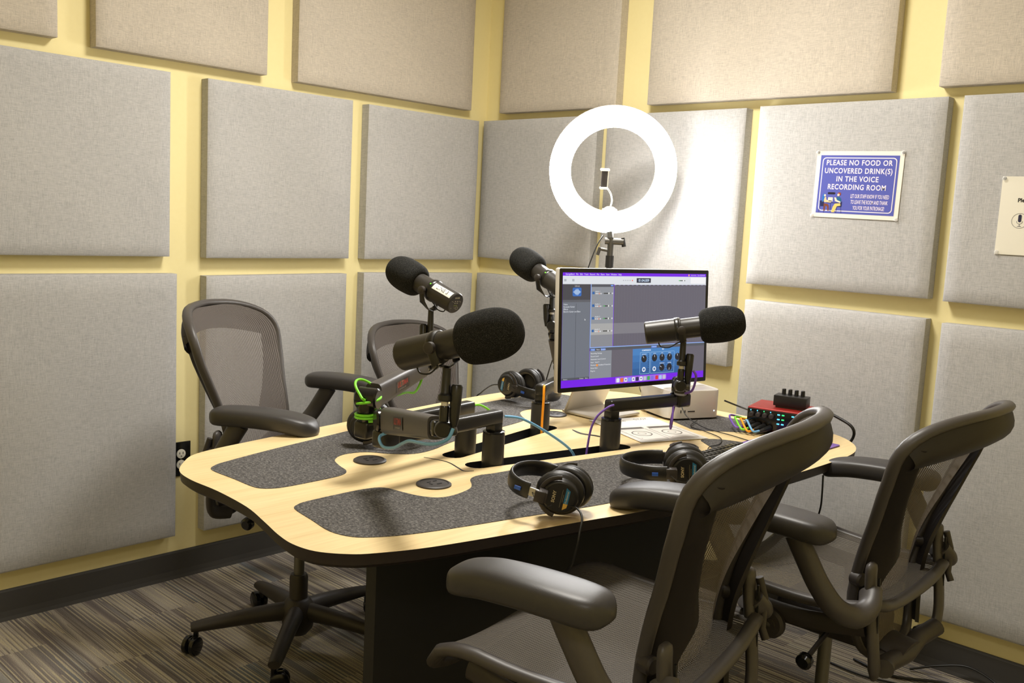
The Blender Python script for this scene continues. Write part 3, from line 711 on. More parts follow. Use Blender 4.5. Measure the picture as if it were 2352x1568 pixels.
    # editor
    r((86, 88, 97), .180, .663, 1, .690); r((138, 143, 152), .180, .690, .325, .935); r((104, 100, 112), .325, .690, .470, .935); r((104, 100, 112), .845, .690, 1, .935)
    for k, st in enumerate(('Track', 'Master', 'Compare')): s.c(*((90, 140, 230) if k != 1 else (70, 72, 80))).rrect(X(.184 + k * .034), Y(.688), X(.214 + k * .034), Y(.670), .001, .0013); tx((240, 240, 248), st, .199 + k * .034, .679, .0052, 'CENTER')
    s.c(90, 140, 230).rrect(X(.60), Y(.686), X(.640), Y(.669), .001, .0013); tx((240, 240, 248), 'Controls', .62, .678, .0050, 'CENTER'); tx((240, 240, 248), 'EQ', .665, .678, .0050)
    for k, st in enumerate(('Recording Settings', 'Record Level', 'Automatic Level Control', 'Input   Input 4', 'Monitoring   Feedback Protection', 'Noise Gate', 'Plug-ins')): tx((240, 242, 248), st, .186, .712 + k * .026, .0058, z=.0015)
    s.c(240, 150, 70).rect(X(.222), Y(.828), X(.234), Y(.808), .0018)
    bl = [(44, 96, 156), (52, 108, 170), (60, 120, 184), (70, 132, 196)]
    for k in range(4): r(bl[k], .470, .935 - (k + 1) * .0612, .845, .935 - k * .0612, .0012)
    def knob(fx, fy, ang, rr=.0112):
        for q in range(11):
            th = math.radians(225 - q * 27); s.c(200, 222, 245).disc(X(fx) + math.cos(th) * rr * 1.28, Y(fy) + math.sin(th) * rr * 1.28, .0006, .0020, k=6)
        s.c(26, 28, 38).disc(X(fx), Y(fy), rr, .0018); th = math.radians(ang)
        s.c(225, 230, 240).line([(X(fx) + math.cos(th) * rr * .2, Y(fy) + math.sin(th) * rr * .2), (X(fx) + math.cos(th) * rr * .85, Y(fy) + math.sin(th) * rr * .85)], .0016, .0022)
    def box(fx0, fy0, fx1, fy1):
        s.c(150, 190, 230).line([(X(fx0), Y(fy0)), (X(fx1), Y(fy0)), (X(fx1), Y(fy1)), (X(fx0), Y(fy1)), (X(fx0), Y(fy0))], .0012, .0015)
    box(.522, .728, .590, .925); box(.598, .728, .770, .925)
    tx((235, 244, 255), 'COMPRESSOR', .565, .708, .0060, 'CENTER', bold=.0002); tx((235, 244, 255), 'EQ', .685, .704, .0062, 'CENTER', bold=.0002); tx((235, 244, 255), 'AMOUNT', .550, .745, .0046, 'CENTER')
    knob(.550, .785, 120); knob(.625, .782, 95); knob(.680, .782, 90); knob(.735, .782, 80); knob(.795, .782, 100); knob(.680, .876, 150); knob(.735, .876, 260)
    for q in range(10): s.c(20, 40, 70).rect(X(.578), Y(.748 + q * .0165), X(.583), Y(.741 + q * .0165), .0018)
    for fx in (.550, .625): s.c(240, 244, 250).disc(X(fx), Y(.885), .0075, .0018); s.c(60, 110, 170).disc(X(fx), Y(.885), .004, .0020)
    for fx, st in ((.625, 'LOW'), (.680, 'MID'), (.735, 'HIGH')): tx((235, 244, 255), st, fx, .742, .0046, 'CENTER')
    for fx, st in ((.680, 'AMBIENCE'), (.735, 'REVERB')): tx((235, 244, 255), st, fx, .836, .0046, 'CENTER')
    # dock
    s.c(168, 110, 236).rrect(X(.352), Y(.992), X(.715), Y(.940), .005, .0016)
    dk = [(230, 236, 250), (240, 120, 60), (235, 235, 245), (120, 160, 250), (245, 245, 248), (40, 40, 90), (250, 250, 250), (190, 200, 210), (70, 170, 90), (130, 110, 230), (225, 50, 60), (170, 200, 250), (200, 200, 215)]
    for k, c_ in enumerate(dk):
        fx = .360 + k * .0268 + (.006 if k > 9 else 0); s.c(*c_).rrect(X(fx), Y(.986), X(fx + .021), Y(.949), .003, .0019)
        if k in (2, 4, 6): s.c(90, 110, 160).disc(X(fx + .0105), Y(.967), .003, .0022, k=10)
    s.build('screen', t, smooth=0, label='lit screen with recording software in a purple desktop')
    # stand built in world axes
    st = B(); iv = t.matrix_world.inverted()
    st.box(iv @ V(1.275, -.680, TZ + .0075), (.165, .19, .010), (iv.to_3x3() @ Matrix.Rotation(math.radians(-2), 3, 'Z')), bev=.004)
    up0, up1 = V(1.203, -.680, TZ + .006), V(1.305, -.680, .985)
    d = (up1 - up0); R = Matrix((V(0, 1, 0).cross(d.normalized()) * 1, V(0, 1, 0), d.normalized())).transposed()
    st.box(iv @ ((up0 + up1) / 2), (.010, .19, d.length), iv.to_3x3() @ R, bev=.003)
    st.box(iv @ V(1.335, -.680, .985), (.055, .10, .05), iv.to_3x3(), bev=.008)
    st.build('stand', t, M['alu'])
monitor()
def mac():
    n = V(.92, -.39, 0).normalized(); u = V(.39, .92, 0).normalized()
    t = thing('desktop_computer', 'silver rounded cube-like desktop computer behind the monitor on the table', 'computer', mw=frame(V(1.413, -.452, TZ + .0013), u, (0, 0, 1)))
    # local x along front, y away from front
    p = []; r = .034; h = .0985
    for cx, cy, a in ((h - r, h - r, 0), (-h + r, h - r, 90), (-h + r, -h + r, 180), (h - r, -h + r, 270)):
        for k in range(9): th = math.radians(a + 11.25 * k); p.append((cx + r * math.cos(th), cy + r * math.sin(th)))
    b = B(); rings = []
    for z, s in ((.006, 1.0), (.0895, 1.0), (.093, .99), (.0945, .965), (.0950, .92)): rings.append([b.bm.verts.new((x * s, y * s, z)) for x, y in p])
    for a_, b_ in zip(rings, rings[1:]):
        for i in range(len(p)): b.bm.faces.new((a_[i], a_[(i + 1) % len(p)], b_[(i + 1) % len(p)], b_[i]))
    b.bm.faces.new(rings[0][::-1]); b.bm.faces.new(rings[-1]); b.m(M['alu']); b.build('case', t, M['alu'], 40)
    B().cyl((0, 0, 0), (0, 0, .0065), .085, 40).build('foot_ring', t, M['black'])
    q = B().m(M['slot'])
    q.box((-.055, -.0987, .028), (.003, .001, .009)).box((-.040, -.0987, .028), (.003, .001, .009)).box((-.016, -.0987, .028), (.026, .001, .003)); q.build('front_ports', t)
    Art(1.0).c(240, 250, 255).disc(0, 0, .0026).build('power_light', t, smooth=0).matrix_local = frame(V(.070, -.0989, .028), (1, 0, 0), (0, -1, 0))
mac()
def interface():
    u = V(.97, .24, 0).normalized(); L, D, Hh = .21, .155, .068
    A = V(1.676, -.478, TZ + .0013)
    t = thing('audio_interface', 'red metal audio interface with black knobbed front near the far end of the table', 'audio interface', mw=frame(A + u * L / 2 + V(-u.y, u.x, 0) * D / 2, u, (0, 0, 1)))
    b = B().m(M['red']).box((0, .003, Hh / 2 + .005), (L, D - .006, Hh), bev=.004, seg=3); b.build('casing', t)
    B().box((0, -D / 2 + .002, Hh / 2 + .005), (L - .004, .006, Hh - .008), bev=.002).build('front_panel', t, M['gloss'])
    for i, x in enumerate((-.088, -.068, -.048, -.028)):
        B().lathe([(.0075, 0), (.007, .012), (.006, .013)], (x, -D / 2 - .001, .053), (0, -1, 0), 18).build('gain_knob', t, M['wing'])
    B().lathe([(.013, 0), (.012, .014), (.010, .016)], (.062, -D / 2 - .001, .040), (0, -1, 0), 22).build('volume_knob', t, M['wing'])
    Lg = Art(1.6)
    for k, (x, z, c) in enumerate(((-.094, .064, 0), (-.074, .064, 0), (-.054, .064, 1), (-.034, .064, 0), (-.012, .060, 0), (.001, .060, 1), (-.012, .046, 0), (.001, .046, 1), (-.012, .032, 0), (.001, .032, 0), (.030, .060, 0), (.046, .060, 1))):
        Lg.c(*((90, 200, 255) if c == 0 else (50, 220, 120))).rrect(x, z - .002, x + (.008 if z < .063 else .003), z + .002, .0012, 0)
    Lg.build('indicator_lights', t, smooth=0).matrix_local = frame(V(0, -D / 2 - .0015, 0), (1, 0, 0), (0, -1, 0))
    for x in (-.09, .09):
        B().box((x, -.05, .0025), (.012, .012, .005)).build('rubber_foot', t, M['black'])
    s = thing('headphone_amplifier', 'small black box with four knobs on top of the red audio interface', 'amplifier', mw=frame(t.matrix_world @ V(.010, -.005, Hh + .005), u, (0, 0, 1)))
    B().box((0, 0, .022), (.098, .055, .032), bev=.0015).build('case', s, M['black'])
    B().box((0, 0, .003), (.085, .045, .006)).build('foot_pad', s, M['wing'])
    for k in range(4): B().lathe([(.0065, 0), (.006, .016), (.005, .017)], (-.028 + k * .019, .010, .038), (0, 0, 1), 16).build('knob', s, M['black'])
    cols = ('purple', 'green', 'orange', 'blue'); TM = t.matrix_world
    for k, cn in enumerate(cols):
        x = -.082 + k * .017; p0 = TM @ V(x, -D / 2 - .001, .026 - .003 * k)
        d = (TM.to_3x3() @ V(-.35, -1, -.12)).normalized()
        c = wthing('audio_cable', '%s audio cable with black plug looping out of the red interface' % cn, 'cable', p0, 'plugged audio cables on the red interface')
        B().m(M['black']).cyl(p0, p0 + d * .034, .0085, 16, .0075).m(M['satin']).cyl(p0 + d * .034, p0 + d * .055, .0072, 14, .0045).build('plug', c)
        e = p0 + d * .055; z0 = TZ + .006 + .003 * k; du = TM.to_3x3() @ V(-1, 0, 0); dv = TM.to_3x3() @ V(0, 1, 0)
        pts = [e, e + d * .018 + du * .008, e + du * .040 + dv * .012 + V(0, 0, .012 + .004 * k), e + du * .052 + dv * .045 + V(0, 0, .020), e + du * .030 + dv * .085 + V(0, 0, .010)]
        pts = [V(p.x, p.y, max(p.z, z0)) for p in pts]
        B().sweep(cat(pts, 8), .0032, 10).build('lead', c, M[cn])
    # thick black cable behind
    pts = [TM @ V(.060, D / 2 + .002, .060), TM @ V(.085, D / 2 + .018, .070), TM @ V(.110, D / 2 + .015, .055), V(1.915, -.268, .77), V(1.918, -.262, .73), V(1.88, -.285, .685), V(1.80, -.40, .66)]
    tagw(B().sweep(cat(pts, 8), .0045, 10).build('power_cable', None, M['cable']), 'black cable dropping over the table edge behind the red interface', 'cable')
WP = {}
def wthing(name, label, cat_, loc, group=None):
    t = thing(name, label, cat_, loc, 0, group); WP[t.name] = Vector(loc); return t
def tagw(o, label, cat_, group=None):
    me = o.data; c = sum((v.co for v in me.vertices), Vector()) / len(me.vertices)
    me.transform(Matrix.Translation(-c)); o.location = c; return tag(o, label, cat_, group)
_ob = B.build
def _build(s, name, parent=None, *a, **k):
    o = _ob(s, name, parent, *a, **k)
    if parent is not None and parent.name in WP: o.matrix_parent_inverse = Matrix.Translation(-WP[parent.name])
    return o
B.build = _build
interface()

# ------------------------------------------------------------------ headphones
def headphones(label, c, axis, band, cord=None, swivel=0., squeeze=0., reach=1.):
    """axis: from near cup to far cup; band: direction of the headband top"""
    t = thing('headphones', label, 'headphones', mw=frame(c, axis, band), group='black studio headphones on the table')
    CZ = -.030; cups = []
    pts = []; w = []
    for k in range(25):
        a = math.radians(-8 + 196 * k / 24); pts.append(V(-.080 * math.cos(a), 0, .030 + .088 * reach * math.sin(a)))
    B().sweep(pts, [(.0050, .0165 * (.82 + .18 * math.sin(PI * k / 24)))] * 25 if False else [(.0052, .0175) for k in range(25)], 14, up=V(0, 0, 1) if False else [V(-math.cos(math.radians(-8 + 196 * k / 24)), 0, math.sin(math.radians(-8 + 196 * k / 24))) for k in range(25)]).build('headband', t, M['leather'], 70)
    for s in (-1, 1):
        b = B().m(M['silverband']).box((s * .0805, 0, .016), (.003, .017, .030)); b.build('slider', t, label='bare metal slider')
        bb = B(); bb.box((s * .0815, 0, .010), (.006, .024, .022), bev=.002)
        arc = [V(s * (.0775 - squeeze), .0405 * math.cos(math.radians(a)), CZ + .0405 * math.sin(math.radians(a))) for a in range(6, 175, 12)]
        bb.sweep(arc, (.0022, .0050), 10, up=V(s, 0, 0)); bb.box((s * (.0800 - squeeze / 2), 0, .004), (.006 + squeeze, .022, .018), bev=.002); cups.append((s, bb.build('yoke', t, M['wing'], 60)))
        o = V(s * (.058 - squeeze), 0, CZ)
        ec = B().lathe([(.036, .0), (.046, .003), (.0475, .008), (.045, .012), (.040, .014), (.038, .018), (.037, .026), (.034, .029), (.031, .0295)], o + V(s * -.006, 0, 0), (s, 0, 0), 36, 1., .92, xdir=(0, 0, 1)).build('ear_cup', t, M['black'], 40)
        rr = []
        cups.append((s, ec)); eu = B().sweep([o + V(-s * .014, .034 * math.cos(2 * PI * k / 32), .040 * math.sin(2 * PI * k / 32)) for k in range(32)], (.0125, .0105), 12, closed=True, up=V(s, 0, 0)).build('ear_cushion', t, M['leather'], 70)
        cups.append((s, eu)); a = Art(); a.c(26, 25, 25).disc(0, 0, .030, 0., k=36)
        a.c(205, 190, 150).text('SONY', -.012, .0, .0090, .0003, rot=PI / 2, bold=.0003, space=1.05)
        a.c(150, 140, 110).rect(.0030, -.020, .0036, .018, .0003).rect(.0062, -.008, .0068, .008, .0003)
        a.c(40, 120, 165).poly([(.0095, -.010), (.0185, -.010), (.0185, .018), (.0095, .0235)], .0003)
        a.c(225, 180, 80).poly([(.0095, -.010), (.0185, -.010), (.0175, -.018), (.0095, -.024)], .0003)
        a.c(220, 215, 190).text('Professional', .0142, .004, .0058, .0005, rot=PI / 2, sx=.9)
        m_ = a.build('cup_plate', ec, smooth=0, label='round black plate with a blue and yellow stripe')
        L0 = frame(o + V(s * .0238, 0, 0), (0, 0, 1), (s, 0, 0)) @ Matrix.Rotation(PI, 4, 'Z'); m_.matrix_local = L0
        Ts = Matrix.Translation(o) @ Matrix.Rotation(swivel, 4, 'Y') @ Matrix.Translation(-o)
        if swivel and s < 0:
            m_.matrix_local = Ts @ L0
            for s_, q_ in cups:
                if s_ == s: q_.data.transform(Ts)
        mk = B(); mk.m(mat('marker_red', rgb(190, 50, 40), .4) if s > 0 else mat('marker_blue', rgb(40, 90, 190), .4)).box((s * .0865, 0, .045), (.002, .008, .014), bev=.0008); mk.build('side_mark', t)
        B().sweep(cat([V(s * .082, .0, .014), V(s * .093, .010, -.002), V(s * .088, .016, -.022), V(s * .075, .014, -.030)], 6), .0009, 8).build('jumper_wire', t, M['cable'])
    if cord:
        iv = t.matrix_world.inverted()
        B().sweep([iv @ p for p in cat([V(*p) for p in cord], 8)], .0022, 10).build('cord', t, M['cable'])
    return t
cz = TZ + .053
headphones('black headphones on the front felt closest to the camera, cord hanging over the table edge', V(1.862, -1.585, cz + .006), (-.36, .93, 0), (-.90, -.35, .18),
    [(1.925, -1.610, .775), (1.952, -1.612, .776), (1.974, -1.622, .765), (1.985, -1.640, .744), (1.988, -1.650, .715), (1.975, -1.655, .66), (1.94, -1.66, .60)], swivel=math.radians(-18), squeeze=.022, reach=.66)
headphones('black headphones on the front felt beside the keyboard, partly behind the armrest', V(1.975, -1.235, cz) + V(-.62, .785, 0) * .060 + V(-.785, -.62, .0) * .04, (-.62, .785, 0), (-.785, -.62, -.05), None, squeeze=.02)
headphones('black headphones on the back felt at the far table edge, left of the monitor', V(.995, -.725, cz), (-.10, .995, 0), (.995, .10, -.16),
    [(.885, -.745, .78), (.86, -.76, .775), (.842, -.79, .75), (.825, -.80, .72), (.82, -.80, .60)])
headphones('black headphones on the back felt hidden behind the green cable boom joint', V(1.185, -1.498, cz), (-.66, .75, 0), (.75, .66, -.12), None)

# ------------------------------------------------------------------ boom arms and microphones
def boom(color, P, E, J, T, par, label, badges=False, elbow=0.0):
    """P post xy, E beam end xy, J joint under the mic, T top of the rod, par: offset of the clamp tube"""
    t = wthing('boom_arm', label, 'microphone arm', V(P[0], P[1], TZ - .034), 'low profile microphone boom arms')
    x, y = P
    B().lathe([(.0275, TZ - .0335), (.0275, .814), (.0265, .817)], (x, y, 0), seg=36).build('riser_post', t, M['post']); post = LAST[-1]
    B().lathe([(.0255, .817), (.0275, .818), (.0275, .8215), (.024, .823)], (x, y, 0), seg=36).build('post_cap', post, M['gloss'])
    e = V(E[0], E[1], 0); p = V(x, y, 0); d = (e - p).normalized(); n = V(-d.y, d.x, 0)
    L = (e - p).length; ang = math.atan2(d.y, d.x); R = Matrix.Rotation(ang, 3, 'Z')
    b = B(); c = (p + e) / 2
    b.box((c.x, c.y, .856), (L + .034, .033, .034), R, bev=.007, seg=3); b.box((x, y, .836), (.031, .031, .032), R, bev=.004)
    b.box((e.x, e.y, .856), (.050, .044, .040), R, bev=.008, seg=3); b.build('beam', t, M['satin'])
    B().m(M['gloss']).lathe([(.021, .872), (.024, .876), (.024, .898 + elbow), (.019, .908 + elbow)], (e.x, e.y, 0), seg=28).build('pivot', t)
    j = V(*J); q0 = e + V(0, 0, .895 + elbow); dd = (j - q0); Ld = dd.length; dn = dd.normalized()
    s0 = q0 + dn * .028; s1 = j - dn * .045
    side = dn.cross(V(0, 0, 1)).normalized(); up = side.cross(dn).normalized()
    B().m(M['gloss']).cyl(q0 - side * .026, q0 + side * .026, .025, 28, bev=.004).build('elbow_joint', t)
    Ru = Matrix((dn, side * -1, up)).transposed()
    k = B(); nn = 10; rings = []
    for i in range(nn + 1):
        u = i / nn; hh = .0290 - .008 * u; ww = .0200 - .004 * u; cc = s0.lerp(s1, u) - dn * .0
        rings.append([k.bm.verts.new(cc + side * ww * math.copysign(abs(math.cos(2 * PI * m / 24)) ** .5, math.cos(2 * PI * m / 24)) + up * hh * math.copysign(abs(math.sin(2 * PI * m / 24)) ** .5, math.sin(2 * PI * m / 24))) for m in range(24)])
    for a_, b_ in zip(rings, rings[1:]):
        for m in range(24): k.bm.faces.new((a_[m], a_[(m + 1) % 24], b_[(m + 1) % 24], b_[m]))
    k.bm.faces.new(rings[0][::-1]); k.bm.faces.new(rings[-1]); k.build('upper_arm', t, M['frame'], 60); ua = LAST[-1]
    for sg in (1, -1):
        a = Art(); a.c(28, 26, 26).rrect(-.040, -.0125, .040, .0125, .001, 0); a.c(190, 60, 50).text('ULTIMA', -.002, .003, .0180, .0003, bold=.0004, shear=.2); a.c(190, 180, 170).text('LOW PROFILE ARM', -.002, -.0085, .0048, .0003)
        bd = a.build('badge', ua, smooth=0, label='dark badge with red lettering')
        nrm = side * sg; xd = nrm.cross(up) * -1 if False else up.cross(nrm)
        fr = frame(s0.lerp(s1, .42) + nrm * .0192, xd, nrm)
        bd.matrix_basis = fr
    # wrist
    w = B().m(M['gloss']).box(j - dn * .036, (.034, .026, .030), Ru, bev=.006, seg=2)
    w.box(j - dn * .014, (.030, .020, .022), Ru, bev=.004); w.build('wrist_block', t)
    fx = side if side.dot(V(.72, .69, 0)) > 0 else -side; face = V(.68, -.72, 0) 
    B().m(M['satin']).lathe([(.011, -.012), (.0145, -.010), (.0150, .008), (.013, .012), (.012, .013)], j, face, 28).build('clamp_knob', t)
    B().m(M['grey']).lathe([(.006, .0), (.009, .003), (.009, .012), (.005, .015)], j + V(.72, .69, 0) * .010 + V(0, 0, -.004), (.72, .69, .2), 14).build('wing_bolt', t)
    tp = V(*T); ax = (tp - j).normalized(); LL = (tp - j).length
    B().lathe([(.0085, .008), (.0085, LL * .36), (.0075, LL * .38)], j, ax, 18).build('lower_rod', t, M['gloss'])
    B().lathe([(.0062, LL * .37), (.0066, LL * .46)], j, ax, 18).build('thread', t, M['alu'], label='bare metal thread')
    B().lathe([(.0095, LL * .45), (.0125, LL * .47), (.0125, LL * .55), (.0095, LL * .58), (.0085, LL * .60), (.0075, LL * .98), (.0075, LL)], j, ax, 20).build('upper_rod', t, M['black'])
    po = V(*par); a0 = j + po * .92 + ax * (LL * .02); a1 = j + po + ax * LL * .74
    B().lathe([(.004, -.006), (.0085, .016), (.0100, .045), (.0105, (a1 - a0).length - .004), (.008, (a1 - a0).length)], a0, (a1 - a0), 20).build('clamp_tube', t, M['satin'])
    return t
def microphone(label, rear, front, yb, swing=1., line=None):
    r_, f = V(*rear), V(*front); yv = (f - r_).normalized(); L = .248
    mid = (r_ + f) / 2; zv = (V(0, 0, 1) - yv * yv.z).normalized(); xv = yv.cross(zv)
    mm = Matrix((xv, yv, zv)).transposed().to_4x4(); mm.translation = mid
    t = thing('microphone', label, 'microphone', mw=mm, group='black broadcast microphones on boom arms')
    A = lambda pr: [(a, b - L / 2) for a, b in pr]
    B().lathe(A([(.026, 0), (.0282, .003), (.0282, .076), (.0290, .080), (.0290, .088), (.0268, .090)]), (0, 0, 0), (0, 1, 0), 40).build('body', t, M['micbody'], 35); body = LAST[-1]
    B().lathe(A([(.0262, .088), (.0254, .092), (.0255, .128), (.0250, .150)]), (0, 0, 0), (0, 1, 0), 36).build('foam_neck', t, M['micbody'])
    prof = [(.020, .138), (.028, .136), (.036, .139), (.0415, .146), (.0440, .156), (.0452, .172), (.0455, .189), (.0445, .204), (.0415, .219), (.0355, .233), (.026, .243), (.014, .2475), (.0, .248)]
    ws = B().lathe(A([(p.x, p.y) for p in cat([(a, b, 0) for a, b in prof], 3)]), (0, 0, 0), (0, 1, 0), 48).build('windscreen', t, M['foam'], 80)
    a = Art(); a.c(30, 28, 28).disc(0, 0, .0255, 0., k=36)
    a.c(200, 196, 180).text('SHURE', 0, .015, .0058, .0003, bold=.0002).text('MV7', .0, -.004, .0040, .0003) if False else a.c(200, 196, 180).text('SHURE', 0, .015, .0058, .0003, bold=.0002)
    for xx in (-.004, .004):
        for yy in (.006, .001): a.c(200, 196, 180).rect(xx - .002, yy - .001, xx + .002, yy + .001, .0003)
    a.c(150, 170, 70).text('SM7dB', 0, -.006, .0048, .0003)
    for xx in (-.014, .013): a.c(200, 196, 180).line([(xx - .004, .006), (xx, .006), (xx + .004, .003)], .0006, .0003)
    a.c(200, 196, 180).rect(-.016, -.013, -.012, -.0125, .0003).rect(-.004, -.0125, .002, -.012, .0003).line([(.003, -.016), (.011, -.016), (.011, -.010), (.003, -.010), (.003, -.016)], .0006, .0003)
    a.build('rear_plate', body, smooth=0).matrix_local = frame(V(0, -L / 2 - .0003, 0), (1, 0, 0), (0, -1, 0))
    # collar with mark
    B().m(M['satin']).lathe(A([(.0284, .074), (.0298, .076), (.0298, .086), (.0284, .088)]), (0, 0, 0), (0, 1, 0), 36).build('collar', t)
    B().m(mat('green_mark', rgb(120, 220, 60), .5)).box((-.0298 * .707, -L / 2 + .081, .0298 * .707), (.004, .004, .0014), Matrix.Rotation(-PI / 4, 3, 'Y')).build('green_mark', t)
    # yoke in local axes: from side pivots down to the rod
    yl = t.matrix_world.inverted() @ V(*yb); py = -L / 2 + .090
    for s in (-1, 1):
        p = [V(s * .033, py, .006), V(s * .0345, py, -.010), V(s * .031, py + (yl.y - py) * .45, -.030 + .0), V(s * .013, yl.y, yl.z + .004), V(0, yl.y, yl.z + .001)]
        B().sweep(p, [(.0018, .0085)] * 5, 8, up=[V(1, 0, 0), V(1, 0, 0), V(1, 0, .3 * s), V(.2, 0, 1), V(0, 0, 1)]).build('yoke_arm', t, M['satin'], 50)
        B().lathe([(.008, 0), (.0105, .002), (.0105, .010), (.008, .012)], (s * .032, py, .0), (s, 0, 0), 20).build('yoke_knob', t, M['wing'])
    B().sweep(cat([V(.004, -L / 2 + .030, -.026), V(.004, -L / 2 + .035, -.038), V(.005, -L / 2 + .055, -.042), V(.006, -L / 2 + .075, -.034), V(.006, -L / 2 + .090, -.030)], 6), .0016, 8).build('signal_wire', t, M['cable'])
    if line:
        n0 = 9; a = Art(); a.c(240, 238, 230)
        hw = .0095; zr = .0287; y0, y1 = -L / 2 + .005, -L / 2 + .071
        a0 = line[1]
        def cp(x, y): th = a0 + x / zr; return V(math.sin(th) * zr, y, math.cos(th) * zr)
        for i in range(8):
            xa, xb = -hw + 2 * hw * i / 8, -hw + 2 * hw * (i + 1) / 8
            f_ = a.bm.faces.new([a.bm.verts.new(q) for q in (cp(xa, y0), cp(xb, y0), cp(xb, y1), cp(xa, y1))])
        a._tag(0); nf = len(a.bm.faces)
        a.c(60, 60, 66).text(line[0], 0, 0, .0150, .0, rot=-PI / 2, sx=1.)
        for v_ in {v_ for f_ in list(a.bm.faces)[nf:] for v_ in f_.verts}:
            x_, y_ = v_.co.x, v_.co.y; q = cp(x_, (y0 + y1) / 2 + y_); v_.co = q * 1.0 + V(q.x, 0, q.z) * .012
        a.build('label', body, smooth=0, label='white strip reading LINE 3')
    return t
boom('green', (1.385, -1.380), (1.436, -1.738), (1.264, -1.408, .952), (1.250, -1.396, 1.094), (-.014, -.012, 0), 'black boom arm with bright green cable wound round its joint', elbow=.030)
boom('blue', (1.505, -1.400), (1.530, -1.760), (1.925, -1.958, .976), (1.917, -1.947, 1.080), (.014, .013, 0), 'black boom arm with light blue cable, holding the nearest microphone')
boom('orange', (1.310, -1.010), (1.222, -.812), (1.227, -.889, 1.029), (1.218, -.882, 1.114), (-.012, -.011, 0), 'black boom arm with orange cable, passing behind the monitor')
boom('purple', (1.575, -1.020), (1.625, -.770), (1.804, -1.050, .950), (1.797, -1.038, 1.058), (.014, .013, 0), 'black boom arm with purple cable in front of the monitor')
microphone('microphone with black foam closest to the camera, foam end pointing right', (1.821, -1.967, 1.091), (2.051, -1.916, 1.162), (1.917, -1.947, 1.080))
microphone('microphone with a white strip reading LINE 3, foam end pointing up left', (1.341, -1.389, 1.118), (1.097, -1.411, 1.199), (1.250, -1.396, 1.094), line=('LINE 3', -.75))
microphone('microphone at the back, its rear hidden by the left edge of the monitor', (1.275, -.906, 1.145), (1.076, -.886, 1.223), (1.218, -.882, 1.114))
microphone('microphone in front of the monitor screen, foam end at the right', (1.714, -1.086, 1.073), (1.912, -.946, 1.119), (1.797, -1.038, 1.058))

def cable(pts, r, mt, label, name='microphone_cable', group=None, n=8):
    return tagw(B().sweep(cat([V(*p) for p in pts], n), r, 10).build(name, None, M[mt]), label, 'cable', group)
# green cable wound on the first joint
def green():
    c = V(1.436, -1.738, 0); p = []
    for k in range(53):
        a = 2 * PI * k / 16 - .6; u = k / 52; z = .878 + .0065 * k / 16 + (.030 * max(0, u - .62) / .38)
        p.append((c.x + .0275 * math.cos(a), c.y + .0275 * math.sin(a), z))
    for k in range(1, 12):
        a = 2 * PI * (52 + k) / 16 - .6; p.append((c.x + .030 * math.cos(a), c.y + .030 * math.sin(a), .914 + .050 * math.sin(PI * k / 12)))
    p += [(1.405, -1.700, .912), (1.36, -1.60, .905), (1.320, -1.528, .900), (1.315, -1.498, .896), (1.305, -1.472, .914), (1.297, -1.455, .938)]
    cable(p, .0030, 'green', 'bright green cable wound several times round the left boom joint', n=3)
    cable([(1.388, -1.365, .860), (1.394, -1.340, .860), (1.397, -1.30, .835), (1.378, -1.25, .78), (1.362, -1.22, .715)], .0030, 'green', 'short green cable leaving the rear boom post towards the table slot')
green()
cable([(1.512, -1.372, .856), (1.535, -1.33, .848), (1.553, -1.25, .805), (1.558, -1.17, .755), (1.552, -1.13, .715)], .0034, 'blue', 'light blue cable running from the front boom post down into the table slot')
cable([(1.585, -1.770, .885), (1.560, -1.800, .872), (1.590, -1.818, .858), (1.645, -1.835, .868), (1.71, -1.865, .895), (1.776, -1.905, .918), (1.839, -1.937, .932), (1.88, -1.955, .940), (1.917, -1.962, .949), (1.941, -1.960, .962), (1.945, -1.953, .980)], .0032, 'blue', 'light blue cable strapped under the nearest microphone arm')
cable([(1.330, -1.022, .872), (1.338, -1.032, .866), (1.342, -1.036, .835), (1.341, -1.036, .78), (1.343, -1.038, .72)], .0036, 'orange', 'orange cable hanging down the back boom post')
cable([(1.592, -1.035, .862), (1.585, -1.052, .856), (1.565, -1.070, .830), (1.552, -1.078, .79), (1.547, -1.085, .715)], .0030, 'purple', 'purple cable hanging down the boom post in front of the monitor')
cable([(1.622, -.792, .868), (1.632, -.812, .84), (1.640, -.825, .80), (1.630, -.815, .778), (1.620, -.800, .80), (1.624, -.790, .85)], .0030, 'purple', 'purple cable loop hanging from the end of the beam before the silver computer')
cable([(1.812, -1.038, .93), (1.828, -1.03, .94), (1.836, -1.03, .975), (1.828, -1.032, .99)], .0030, 'purple', 'purple cable curled round the joint under the microphone by the screen')

